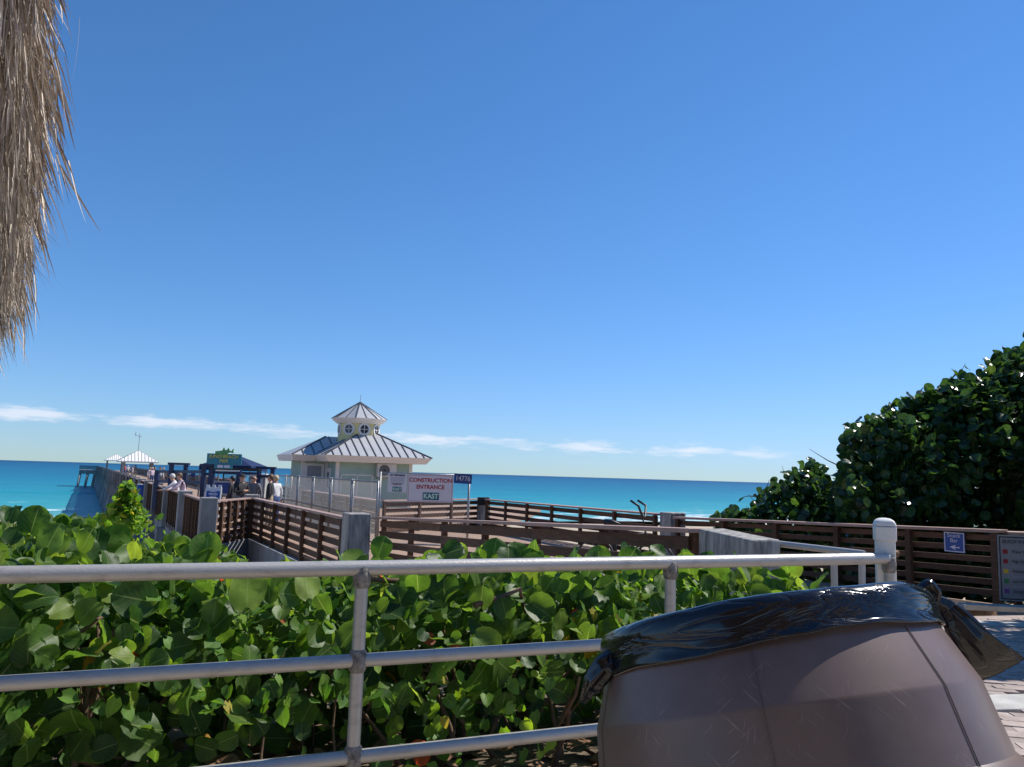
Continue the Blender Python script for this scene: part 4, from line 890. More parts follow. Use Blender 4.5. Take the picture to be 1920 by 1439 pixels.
# ------------------------------------------------------------------ signs on the fence at the right
def plane_hit(px, py, p0, nrm):
    d = at(px, py, 1.0) - Vector((0, 0, EYE)); t = (p0 - Vector((0, 0, EYE))).dot(nrm)/d.dot(nrm); return Vector((0, 0, EYE)) + d*t
fd = (Vector((7.12, 11.35, 0)) - Vector((3.72, 16.85, 0))).normalized(); fn = Vector((-fd.y, fd.x, 0))
if fn.y > 0: fn = -fn
c = plane_hit(1790, 1017, Vector((7.12, 11.35, 0)) + fn*.06, fn); B_ = Board(c, fd, UP)
e1 = plane_hit(1771, 1017, c, fn); e2 = plane_hit(1810, 1017, c, fn); w_ = (e2-e1).length; h_ = w_*.72
ztop = plane_hit(1790, 998, c, fn).z; zb = plane_hit(1790, 1036, c, fn).z; h_ = ztop-zb; c.z = (ztop+zb)/2
r = sign_board('snack_bar_sign', 'blue snack bar sign with white arrow on the brown slatted fence', B_, w_, h_, 'bluesign', border=('white', .008, .012))
B_.text('lettering', 'Snack\nBar', 0, h_*.20, h_*.27, 'signwhite', r, .02, width=w_/h_*1.02)
mb = MB(); ay = -h_*.25; x0 = -w_*.22
for poly in ([(x0, ay), (x0+w_*.30, ay+h_*.13), (x0+w_*.22, ay)], [(x0, ay), (x0+w_*.22, ay), (x0+w_*.30, ay-h_*.13)], [(x0+w_*.22, ay-h_*.03), (x0+w_*.48, ay-h_*.03), (x0+w_*.48, ay+h_*.03), (x0+w_*.22, ay+h_*.03)]): mb.quad(*[B_.P(x, y, .018) for x, y in reversed(poly)])
obj('arrow', mb, 'signwhite', r)
# beach flag notice
ed = (Vector((10.5, 10.6, 0)) - Vector((7.32, 11.30, 0))).normalized(); en = Vector((ed.y, -ed.x, 0))
p0 = Vector((7.32, 11.30, 0)) + en*.18; tl = plane_hit(1866, 1003, p0, en); bl = plane_hit(1873, 1126, p0, en); w_ = .78; h_ = tl.z-bl.z
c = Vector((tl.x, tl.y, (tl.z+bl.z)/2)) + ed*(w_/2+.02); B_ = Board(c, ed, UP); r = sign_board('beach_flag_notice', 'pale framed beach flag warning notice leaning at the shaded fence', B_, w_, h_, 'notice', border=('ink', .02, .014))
B_.text('lettering', 'BEACH WARNING FLAGS', 0, h_*.40, .075, 'ink', r, .02, width=.78)
for k, (ln_, fm_) in enumerate((('Water Closed to Public', 'flagred'), ('High Hazard', 'flagred'), ('Medium Hazard', 'flagyel'), ('Low Hazard', 'flaggrn'), ('Dangerous Marine Life', 'flagpur'))):
    y = h_*(.25-.15*k); B_.text('lettering', ln_, -w_*.28, y, .06, 'ink', r, .02, align='LEFT', width=.82)
    mb = MB(); B_.slab(mb, -w_*.42, -w_*.34, y-.03, y+.03, .012, .016); obj('flag', mb, fm_, r)
    mb = MB(); B_.slab(mb, -w_*.28, w_*.30, y-.068, y-.060, .012, .014); B_.slab(mb, -w_*.28, w_*.2, y-.088, y-.080, .012, .014); obj('small_print', mb, 'greyink', r)
# ------------------------------------------------------------------ railing in the foreground
RA = Vector((-1.5, 2.25, 0)); RB = Vector((1.745, 3.597, 0)); RDIR = (RB-RA).normalized(); RNRM = Vector((-RDIR.y, RDIR.x, 0)); RL = (RB-RA).length
rail = thing('pipe_railing', 'silver metal pipe railing with three rails in front of the sea grape hedge', 'railing', RA + RDIR*1.05)
HT = [.971, .668, .360]
mb = MB(); mb.tube([RA - RDIR*2.5 + UP*HT[0], RB + UP*HT[0]], .0255, 20); smooth_by(obj('top_rail', mb, 'alum', rail))
def rail_at(px):
    # where the view ray to px crosses the railing plane
    q = plane_hit(px, 1060, RA, RNRM); return Vector((q.x, q.y, 0))
posts = [rail_at(680), rail_at(1257), rail_at(1667)]
posts.insert(0, posts[0] - RDIR*1.45); 
for p in posts:
    mb = MB(); mb.tube([p - UP*.15, p + UP*(HT[0]-.015)], .0225, 16); smooth_by(obj('post', mb, 'alum', rail))
    for z in HT:
        mb = MB(); mb.lathe([(.0235, -.037), (.029, -.028), (.031, 0), (.029, .028), (.0235, .037)], 16); mb.xform(Matrix.Translation(p + UP*(z if z < .9 else z-.028))); obj('weld', mb, 'weld', rail, smooth=True)
for z in HT[1:]:
    ends = [RA - RDIR*2.5] + posts
    for a, b in zip(ends, ends[1:]):
        mb = MB(); mb.tube([a + UP*z, b + UP*z], .0225, 16); smooth_by(obj('lower_rail', mb, 'alum', rail))
# white capped post at the end
wp = at(1659, 1010, rail_at(1660).y + .06); wz = at(1660, 970, wp.y).z
r = thing('white_post', 'white square post with domed cap at the end of the pipe railing', 'post', (wp.x, wp.y, 0))
mb = MB(); rz = RAD(-20); mb.box((wp.x, wp.y, (wz-.08-.1)/2), (.082, .082, wz-.08+.1), rz); obj('shaft', mb, 'white', r, bevel=.006)
mb = MB(); mb.box((0, 0, -.045), (.094, .094, .07)); cap_o = mb
n0 = len(mb.v)
for k in range(5):
    a = math.pi/2*k/4*.96; q = .047*math.cos(a)**.7; z = -.0095 + .036*math.sin(a)
    mb.v += [Vector((x*q, y*q, z)) for x, y in ((-1, -1), (1, -1), (1, 1), (-1, 1))]
for k in range(4):
    for j in range(4): j2 = (j+1) % 4; mb.f.append((n0+k*4+j, n0+k*4+j2, n0+k*4+4+j2, n0+k*4+4+j)); mb.mi.append(0)
mb.f.append(tuple(n0+16+j for j in range(4))); mb.mi.append(0)
mb.xform(Matrix.Translation((wp.x, wp.y, wz-.03)) @ Matrix.Rotation(rz, 4, 'Z')); smooth_by(obj('cap', mb, 'white', r, bevel=.008), 50)
q = Vector((wp.x, wp.y, wz-.17)) + RDIR*.05; mb = MB(); mb.tube([q, q + RDIR*.022], .016, 10); mb.tube([q + RDIR*.022 + Vector((.0, .0, .0)) + (RNRM*math.cos(t_)+UP*math.sin(t_))*.012 for t_ in [i*math.pi/5 for i in range(11)]], .006, 6); obj('eye_bolt', mb, 'rust', r, smooth=True)
# handrail of the ramp beyond
h0 = Vector((2.34, 6.72, 0)); h0 = at(1452, 1019, 6.75); h1 = at(1621, 1039, 6.1)
r = thing('ramp_handrail', 'sloping grey pipe handrail fixed to the concrete wall end', 'handrail', (h1.x, h1.y, near_z(h1.y)))
mb = MB(); mb.tube([h0, h1], .027, 14); smooth_by(obj('rail', mb, 'alum', r))
for px in (1567, 1616):
    f = (px-1452)/(1621-1452); p = h0 + (h1-h0)*min(.985, f); mb = MB(); mb.tube([Vector((p.x, p.y, near_z(p.y)-.05)), p], .026, 12); smooth_by(obj('post', mb, 'alum', r))
# ------------------------------------------------------------------ bin with black bag
axis = Vector((-.1508, .3241, 1)).normalized(); rimc = Vector((.4708, 1.4708, 1.0456)); e1 = Vector((0, 1, 0)).cross(axis).normalized(); e2 = axis.cross(e1)
BM_ = Matrix((e1, e2, axis)).transposed().to_4x4(); BM_.translation = rimc
root = thing('litter_bin', 'scuffed brown plastic litter bin tilted back with a black bag over its rim', 'bin', (rimc - axis*.98)*1.0)
def fold_attr(o, fn_):
    me = o.data; a_ = me.attributes.new('fold', 'FLOAT_VECTOR', 'POINT'); inv = BM_.inverted(); off = root.location
    for i, v in enumerate(me.vertices): a_.data[i].vector = fn_(inv @ (v.co + off))
def cyl(l): t_ = math.atan2(l.y, l.x); return (math.cos(t_)*.9, l.z*3 + math.sin(t_)*.02, math.sin(t_)*.9)
def cyl2(l): t_ = math.atan2(l.y, l.x); return (t_, l.z*1.0, 0)
prof = [(.262, -.06), (.268, -.004), (.274, .0), (.288, -.003), (.291, -.02), (.291, -.055), (.2935, -.06)]
for k in range(1, 9): prof.append((.2935 + (.325-.2935)*k/8, -.06 - (.1446-.06)*k/8))
prof += [(.326, -.1475), (.3265, -.152), (.3325, -.21), (.3375, -.254), (.345, -.262), (.350, -.272), (.350, -.286), (.344, -.296), (.338, -.31), (.334, -.5), (.322, -.8), (.31, -.97), (.29, -.98), (0, -.98)]
mb = MB(); mb.lathe(prof, 96); mb.xform(BM_); o = obj('barrel', mb, 'barrel', root); smooth_by(o, 28); fold_attr(o, lambda l: (math.atan2(l.y, l.x)*.33, l.z, 0))
inner = MB(); inner.lathe([(.262, -.06), (.255, -.5), (.25, -.9), (0, -.9)], 48); inner.xform(BM_); obj('inner_wall', inner, 'bag', root)
# moulded seams
for a_deg in (-60, 10, 128, 190, 250):
    t_ = RAD(a_deg); pts = [(r_+.0015, z_) for r_, z_ in prof[6:24]]; mb = MB(); mb.tube([BM_ @ Vector((r_*math.cos(t_), r_*math.sin(t_), z_)) for r_, z_ in pts], .0009, 5); obj('mould_seam', mb, 'barrel', root)
# bag collar
nA, mb = 220, MB(); bp_prof = [(.235, -.16), (.255, -.07), (.262, -.02), (.268, .008), (.280, .011), (.292, .004), (.297, -.012), (.2975, -.028), (.298, -.042), (.299, -.050), (.302, -.060), (.2995, -.062), (.2965, -.056)]
for i, (r_, z_) in enumerate(bp_prof):
    for j in range(nA):
        t_ = 2*math.pi*j/nA; q = Vector((math.cos(t_)*2.2, math.sin(t_)*2.2, z_*42)); wv = noise.noise(q)*.003 + abs(noise.noise(q*1.7+Vector((3, 1, 0))))*.004 - .001 + noise.noise(Vector((t_*1.5, 0, 7)))*.004
        sl = math.cos(t_-RAD(-15)); drop = (noise.noise(Vector((math.cos(t_)*1.6, math.sin(t_)*1.6, 4)))*.016 + noise.noise(Vector((math.cos(t_)*6, math.sin(t_)*6, 9)))*.004 + .012*max(0, -math.cos(t_)) - .012*max(0, math.cos(t_)))*max(0, min(1, (-z_)/.08)) if i > 5 else 0
        g_ = .2 if 0 < i < 4 else 1
        mb.v.append(Vector(((r_+wv*g_+.001)*math.cos(t_), (r_+wv*g_+.001)*math.sin(t_), z_ - drop + wv*.5)))
for i in range(len(bp_prof)-1):
    for j in range(nA): j2 = (j+1) % nA; mb.f.append((i*nA+j, i*nA+j2, (i+1)*nA+j2, (i+1)*nA+j)); mb.mi.append(0)
mb.xform(BM_); o = obj('bin_bag', mb, 'bag', root, smooth=True); fold_attr(o, cyl); bag_o = o
md = o.modifiers.new('sub', 'SUBSURF'); md.levels = md.render_levels = 1
# gathered tail at the right and small tail at the left
def tail(name, path, widths, thick, seed, nn=28, spread=None):
    mb = MB(); path = [Vector(p) for p in path]; K = 26; pts = []; wd = []
    for k in range(K):
        f = k/(K-1)*(len(path)-1); i = min(int(f), len(path)-2); u = f-i; pts.append(path[i].lerp(path[i+1], u)); wd.append((widths[i]*(1-u)+widths[i+1]*u, thick[i]*(1-u)+thick[i+1]*u))
    view = (Vector((0, 0, EYE)) - path[0]).normalized()
    for k, p in enumerate(pts):
        d = (pts[min(k+1, K-1)]-pts[max(k-1, 0)]).normalized(); sdv = d.cross(view).normalized(); dep = sdv.cross(d)
        for j in range(nn):
            t_ = 2*math.pi*j/nn; wv = 1 + .24*noise.noise(Vector((math.cos(t_)*2.4+seed, math.sin(t_)*2.4, k*.10))) + .10*math.sin(t_*7+seed+k*.05)
            mb.v.append(p + sdv*math.cos(t_)*wd[k][0]*wv + dep*math.sin(t_)*wd[k][1]*wv)
    for k in range(K-1):
        for j in range(nn): j2 = (j+1) % nn; mb.f.append((k*nn+j, k*nn+j2, (k+1)*nn+j2, (k+1)*nn+j)); mb.mi.append(0)
    mb.f.append(tuple(range(nn))); mb.f.append(tuple((K-1)*nn+j for j in reversed(range(nn)))); mb.mi += [0, 0]
    o = obj(name, mb, 'bag', bag_o, smooth=True); fold_attr(o, lambda l: (l.x*4, l.y*4, l.z*4)); md = o.modifiers.new('sub', 'SUBSURF'); md.levels = md.render_levels = 1
    return o
Yr = (BM_ @ Vector((.30, .0, -.02))).y
tail('bag_tail', [at(1746, 1122, Yr), at(1770, 1140, Yr), at(1795, 1166, Yr-.01), at(1824, 1202, Yr-.02), at(1848, 1236, Yr-.02), at(1866, 1262, Yr-.01)], [.010, .018, .026, .036, .047, .050], [.010, .013, .013, .012, .009, .005], 1.3)
tail('bag_knot', [at(1722, 1106, Yr), at(1742, 1096, Yr-.005), at(1756, 1110, Yr-.008), at(1752, 1135, Yr-.005)], [.006, .010, .009, .006], [.008, .010, .009, .006], 4.4)
Yl = (BM_ @ Vector((-.298, -.02, -.06))).y
tail('bag_tail', [at(1156, 1234, Yl-.03), at(1135, 1250, Yl-.035), at(1112, 1282, Yl-.03), at(1092, 1316, Yl-.02)], [.018, .021, .018, .006], [.012, .016, .014, .006], 8.8)
# stand under the tilted bin
mb = MB(); fl = rimc - axis*.98
for sx_, sy_ in ((-.2, -.2), (.2, -.2), (.2, .2), (-.2, .2)):
    tpt = BM_ @ Vector((sx_, sy_, -.975)); mb.tube([Vector((tpt.x, tpt.y, -.02)), tpt], .02, 8)
obj('stand', mb, 'post', root)
# ------------------------------------------------------------------ foliage
def leaf_geo(kind, rows, cols, rnd, rng):
    """base at origin, grows along +Y, unit length; returns verts, faces, attrs"""
    v, f, a = [], [], []
    cup = rng.uniform(-.1, .45); bend = rng.uniform(-.12, .42); wav = rng.uniform(0, 6.28); fold = rng.uniform(-.05, .18)
    for i in range(rows+1):
        t = i/rows
        if kind == 'grape': t = (1-math.cos(math.pi*(.09+.91*t)))/2; hwid = .54*(max(0, 1-(2*t-1)**2))**.5 if i < rows else .03; y = t
        else: hwid = .50*math.sin(math.pi*min(1, (t*.97+.03))**.60)**.85 if i < rows else .0; y = t
        for j in range(-cols, cols+1):
            x = j/cols; xx = x*hwid
            yy = y - (.13 if kind == 'grape' else .20)*abs(x)**1.5*max(0, 1-t*2.2)
            z = cup*(xx*xx*2) + fold*abs(xx) - bend*t*t*.6 + .06*math.sin(x*3+t*8+wav)*abs(x)
            v.append(Vector((xx, yy, z))); a.append((rnd, t, x))
    n = 2*cols+1
    for i in range(rows):
        for j in range(2*cols): f.append((i*n+j, i*n+j+1, (i+1)*n+j+1, (i+1)*n+j))
    return v, f, a
def leaf_frame(pos, nrm, up, size, rng):
    """leaf blade in plane perpendicular to nrm, tip along up-ish"""
    z = Vector(nrm).normalized(); y = Vector(up) - z*Vector(up).dot(z)
    if y.length < 1e-3: y = z.orthogonal()
    y.normalize(); x = y.cross(z); m_ = Matrix((x, y, z)).transposed().to_4x4() @ Matrix.Scale(size, 4); m_.translation = pos; return m_
def rnd_dir(rng):
    while True:
        q = Vector((rng.uniform(-1, 1), rng.uniform(-1, 1), rng.uniform(-1, 1)))
        if .05 < q.length < 1: return q.normalized()
class Foliage:
    def __init__(s, kind, rows, cols, seed, dist, nvar=40):
        s.rng = random.Random(seed); s.var = [leaf_geo(kind, rows, cols, dist(s.rng), s.rng) for _ in range(nvar)]; s.mb = MB()
        s.kind = kind
    def add(s, m_, k=None):
        v, f, a = s.var[k if k is not None else s.rng.randrange(len(s.var))]; n = len(s.mb.v); s.mb.v += [m_ @ q for q in v]; s.mb.f += [tuple(n+i for i in q) for q in f]; s.mb.mi += [0]*len(f); s.mb.a += a
    def meshes(s, name, mt):
        out = []
        for v, f, a in s.var:
            b = MB(); b.v = v; b.f = f; b.a = a; b.mi = [0]*len(f); out.append(b.mesh(name, mt, smooth=True))
        return out
def pick(rng):
    u = rng.random()
    return rng.random()**1.1*.9 if u < .975 else rng.uniform(.92, 1.)
rng = random.Random(11)
def HP(a, b, z): return RA + RDIR*a + RNRM*b + UP*z
def hedge_top(a, b):
    t = a/RL     # 0 at left picture edge .. 1 at railing end
    crest = lerp_tab([(-.6, .97), (0., .96), (.10, .90), (.2, .84), (.3, .83), (.4, .83), (.55, .86), (.75, .86), (.92, .82), (1.1, .72)], t)
    crest += .06*noise.noise(Vector((a*2.1, b*1.6, 0))) + .04*noise.noise(Vector((a*5, b*5, 3)))
    fall = max(0, b-.8)*.22
    front = 1 - .35*max(0, 1-(b-.15)/.25) if b < .4 else 1
    return (crest - fall)*front
soil = MB(); n_ = 24
for i in range(n_+1):
    for j in range(11):
        q = HP(-4 + (RL+3.6)*i/n_, -.1 + .52*j, 0); soil.v.append(Vector((q.x, q.y, ground_z(q.x, q.y) + .02 + .02*noise.noise(Vector((q.x*4, q.y*4, 1))))))
for i in range(n_):
    for j in range(10): soil.f.append((i*11+j, (i+1)*11+j, (i+1)*11+j+1, i*11+j+1)); soil.mi.append(0)
struct('planting_soil', soil, mat('dune_soil', (.20, .155, .11), .95, 0, .2, col2=(.075, .055, .04), vscale=9, bump=.8, bscale=35, detail=9), True)
hedge = thing('sea_grape_hedge', 'sunlit sea grape hedge with round green leaves and vines behind the pipe railing', 'hedge', HP(1.6, 1.0, 0))
FG = Foliage('grape', 7, 3, 5, pick, 90); FV = Foliage('vine', 4, 2, 9, lambda r_: r_.random(), 24)
cand = []
AMAX = lambda b: RL + .16 - .22*b
def outward(a, b, z, zt):
    # top leaves look up, front leaves look to the railing
    ft = max(0, min(1, (z-(zt-.28))/.28)); fr = max(0, 1-(b-.15)/.7)
    return (UP*(.25+ft*.9) - RNRM*(.35+.9*fr)).normalized()
for i in range(8200):
    b = .17 + 3.6*rng.random()**1.55; a = rng.uniform(-1.9, AMAX(b)); zt = hedge_top(a, b)
    u = rng.random(); z = zt*(1-.97*u**1.5) if b < 1.0 else zt - .45*u**1.4
    if b < 1.4 and z < .66 and rng.random() < 1.12-z*1.0: continue
    o_ = outward(a, b, z, zt); nrm = (o_ + rnd_dir(rng)*.95).normalized()
    if nrm.dot(RNRM) > .35: nrm = -nrm
    size = rng.uniform(.045, .098)*(1.0 if rng.random() < .86 else 1.5)
    up = (UP*rng.uniform(-.9, 1.0) + rnd_dir(rng)*.9)
    p = HP(a, b, max(.03, z)); m_ = leaf_frame(p - (up.normalized()*size*.3), nrm, up, size, rng); px, py = topx(p); dist_ = (p-Vector((0, 0, EYE))).length
    vis = -20 < px < 1940 and 900 < py < 1450; depth_in = min(zt-z, b-.15)
    cand.append((0 if vis else 1, -(size/dist_)*(1.5 if depth_in < .16 else .6), rng.random(), m_, zt-z))
for i in range(1500):      # shaded leaves deep inside the hedge
    b = rng.uniform(1.3, 2.6); a = rng.uniform(-1.9, AMAX(b)); p = HP(a, b, rng.uniform(-.05, .62)); nrm = (-RNRM + UP*.3 + rnd_dir(rng)*.7).normalized(); size = rng.uniform(.09, .16)
    cand.append((1, 0, rng.random(), leaf_frame(p, nrm, rnd_dir(rng), size, rng), .6))
# upright leaves standing along the crest, seen against the light
for i in range(620):
    b = rng.uniform(.35, 2.4); a = rng.uniform(-1.9, AMAX(b)); zt = hedge_top(a, b); size = rng.uniform(.06, .12)
    th = rng.uniform(0, 6.28); nrm = Vector((math.cos(th), math.sin(th), rng.uniform(-.1, .6))); p = HP(a, b, zt + rng.uniform(-.06, .04))
    m_ = leaf_frame(p, nrm, UP + rnd_dir(rng)*.35, size, rng); px, py = topx(p)
    cand.append((0 if -20 < px < 1940 else 1, -(size/p.length)*1.5, rng.random(), m_, 0.))
# the large single leaves one can pick out in front
for px, py, Y, sp, rot in ((470, 1107, 2.75, 80, .2), (378, 1165, 2.8, 66, 2.9), (188, 1392, 2.6, 84, 3.0), (258, 1388, 2.62, 80, -1.1), (366, 1352, 2.75, 62, 2.6), (100, 1042, 2.75, 62, .1), (62, 975, 3.1, 60, .2), (385, 1025, 3.0, 62, 0), (212, 1022, 3.0, 84, 1.4), (150, 1040, 2.9, 60, .5), (320, 1090, 2.9, 60, .8), (240, 1340, 2.8, 60, 2.8), (725, 1320, 2.95, 60, 3), (465, 1285, 2.8, 54, 2.7),
      (850, 1030, 3.2, 44, 1.0), (820, 1045, 3.2, 40, -.5), (955, 1040, 3.3, 48, .1), (1000, 1050, 3.2, 48, -.9), (1240, 1030, 3.6, 36, -.3), (1180, 1028, 3.6, 36, .5), (1015, 1145, 3.2, 60, 2.1), (1030, 1105, 3.3, 54, .6), (715, 1025, 3.2, 44, .3), (665, 1035, 3.2, 44, -.6), (735, 1175, 3.0, 56, 2.6), (950, 1180, 3.2, 54, 3.1), (1130, 1105, 3.4, 54, .4), (560, 1230, 2.9, 52, 2.2)):
    c_ = at(px, py, Y+.12); u_ = Vector((math.sin(rot), -.2, math.cos(rot))); nr_ = -RNRM*.8 + UP*.45 + rnd_dir(rng)*.45; sz = .9*sp*Y/FPX; cand.append((-1, 0, rng.random(), leaf_frame(c_ - u_.normalized()*sz*.5, nr_, u_, sz, rng), .12))
cand.sort(key=lambda q: q[:3]); LM = FG.meshes('leaf', 'leaf'); inv = Matrix.Translation(-hedge.location)
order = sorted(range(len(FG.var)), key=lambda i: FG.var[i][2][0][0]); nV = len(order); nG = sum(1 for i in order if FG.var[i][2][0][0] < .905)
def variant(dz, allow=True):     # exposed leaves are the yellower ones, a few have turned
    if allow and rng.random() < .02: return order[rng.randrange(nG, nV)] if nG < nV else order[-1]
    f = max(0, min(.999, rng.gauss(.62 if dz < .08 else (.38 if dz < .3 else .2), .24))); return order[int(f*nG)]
for k, (_, _, _, m_, dz) in enumerate(cand):
    if k < 300:
        o = link('leaf', LM[variant(dz, k % 60 == 7)], hedge); o.matrix_local = inv @ m_
    else: FG.add(m_, variant(dz))
obj('foliage', FG.mb, 'leaf', hedge, smooth=True, kind='stuff')
for i in range(15000):
    b = .15 + 3.4*rng.random()**1.4; a = rng.uniform(-1.9, AMAX(b)); zt = hedge_top(a, b) - .02; u = rng.random(); z = zt*(1-.9*u**1.3) if b < .9 else zt - .3*u
    cl_ = noise.noise(Vector((a*1.3, b*1.3, z*2.0))) 
    if cl_ < (-.05 + .2*rng.random())*(1 if zt-z > .1 else .2) - (.25 if zt-z < .07 else 0): continue
    if z < .5 and b < 1.2 and rng.random() < 1.0-z*1.3: continue
    nrm = (outward(a, b, z, zt) + rnd_dir(rng)*.8).normalized(); size = rng.uniform(.024, .062); FV.add(leaf_frame(HP(a, b, max(.03, z)), nrm, -UP + rnd_dir(rng)*.8, size, rng))
obj('vine_leaves', FV.mb, 'vine', hedge, smooth=True, kind='stuff')
# stems and branches
def branch_path(p, d, L, n, wob, rng, grav=0.):
    pts = [Vector(p)]; d = Vector(d).normalized()
    for i in range(n): d = (d + rnd_dir(rng)*wob - UP*grav).normalized(); pts.append(pts[-1] + d*L/n)
    return pts
for i in range(75):
    a = rng.uniform(-1.6, RL-.1); b = rng.uniform(.45, 1.9); p = HP(a, b, -.05); zt = hedge_top(a, b)
    pts = branch_path(p, UP + rnd_dir(rng)*.55, zt*rng.uniform(.75, 1.0), 7, .28, rng); r0 = rng.uniform(.006, .017); mb = MB(); mb.tube(pts, [r0*(1-.6*k/7) for k in range(8)], 7)
    for k in (3, 5):
        q = branch_path(pts[k], rnd_dir(rng) + UP*.3, .3, 4, .3, rng); mb.tube(q, [r0*.5*(1-.6*j/4) for j in range(5)], 5)
    obj('stem', mb, 'bark', hedge, smooth=True)
for pts_px in ([(55, 1212, 2.75), (105, 1208, 2.85), (155, 1183, 2.9), (200, 1150, 2.95)], [(690, 1085, 3.25), (740, 1090, 3.3), (800, 1088, 3.35)], [(890, 1135, 3.2), (940, 1120, 3.3), (975, 1105, 3.3), (985, 1150, 3.4)]):
    mb = MB(); mb.tube([at(*q) for q in pts_px], [.012, .011, .009, .006][:len(pts_px)], 8); obj('branch', mb, 'bark', hedge, smooth=True)
# fallen leaves under the hedge
dl = Foliage('grape', 3, 1, 21, lambda r_: r_.uniform(.93, 1), 12)
for i in range(420):
    a = rng.uniform(-1.2, RL); b = rng.uniform(-.15, 2.0); p = HP(a, b, 0); p.z = ground_z(p.x, p.y) + .045 + rng.uniform(0, .02); dl.add(leaf_frame(p, UP + rnd_dir(rng)*.45, rnd_dir(rng), rng.uniform(.06, .13), rng))
o = obj('fallen_leaves', dl.mb, 'lit', None, smooth=True); o['kind'] = 'stuff'; o['label'] = 'dry brown fallen leaves on the sand under the hedge'; o['category'] = 'leaves'
# scraggly bush farther left on the dune
bush = thing('dune_bush', 'spindly yellow green vine covered bush beside the pier fence', 'bush', (at(215, 1000, 8.6).x, 8.6, ground_z(at(215, 1000, 8.6).x, 8.6)))
FB = Foliage('vine', 3, 1, 31, lambda r_: r_.uniform(.25, 1), 16)
spine = [(240, 918, 8.4), (238, 940, 8.4), (232, 968, 8.5), (225, 1000, 8.6)]
for i in range(1000):
    u = rng.random(); k = u*2.999; j = int(k); f = k-j; A_ = at(*spine[j]); B2 = at(*spine[j+1]); p = A_.lerp(B2, f); w_ = .035 + .27*u**1.4
    p += Vector((rng.gauss(0, w_*.6), rng.gauss(0, w_*.6), rng.gauss(0, .05))); FB.add(leaf_frame(p, rnd_dir(rng) + UP*.4 - Vector((0, .4, 0)), rnd_dir(rng), rng.uniform(.04, .085), rng))
obj('foliage', FB.mb, 'vine', bush, smooth=True, kind='stuff')
for dx in (-.15, .05, .2):
    b0 = bush.location + Vector((dx, 0, 0)); mb = MB(); mb.tube([b0, b0.lerp(at(*spine[2]), .6) + Vector((dx*.5, 0, 0)), at(*spine[1])], [.02, .014, .006], 6); obj('stem', mb, 'bark', bush, smooth=True)
# low shrubs left on the dune crest
FS = Foliage('grape', 4, 2, 41, lambda r_: r_.uniform(.1, .93), 20)
for k, (cx_, cy_, Y, rw, rh, lab) in enumerate(((30, 1002, 6.2, .8, .28, 'pale green shrub at the far side of the hedge by the sea'), (330, 1040, 6.6, .7, .2, 'low leafy shrub at the foot of the pier pillars'), (120, 1010, 7.6, .5, .28, 'small leafy shrub on the dune with the surf behind it'))):
    FS.mb = MB(); c = at(cx_, cy_, Y); gz = ground_z(c.x, c.y); r = thing('dune_shrub', lab, 'shrub', (c.x, c.y, gz))
    for i in range(420):
        q = rnd_dir(rng)*rng.random()**.4; p = c + Vector((q.x*rw, q.y*rw*.7, q.z*rh - .12)); FS.add(leaf_frame(p, rnd_dir(rng) + UP*.6, rnd_dir(rng) + UP*.3, rng.uniform(.06, .14), rng))
    obj('foliage', FS.mb, 'leaf', r, smooth=True, kind='stuff'); mb = MB()
    for j in range(6): mb.tube(branch_path((c.x+rng.uniform(-.3, .3), c.y, gz-.05), UP + rnd_dir(rng)*.4, max(.3, c.z-gz), 5, .2, rng), [.014, .013, .011, .009, .007, .005], 6)
    obj('stem', mb, 'bark', r, smooth=True)
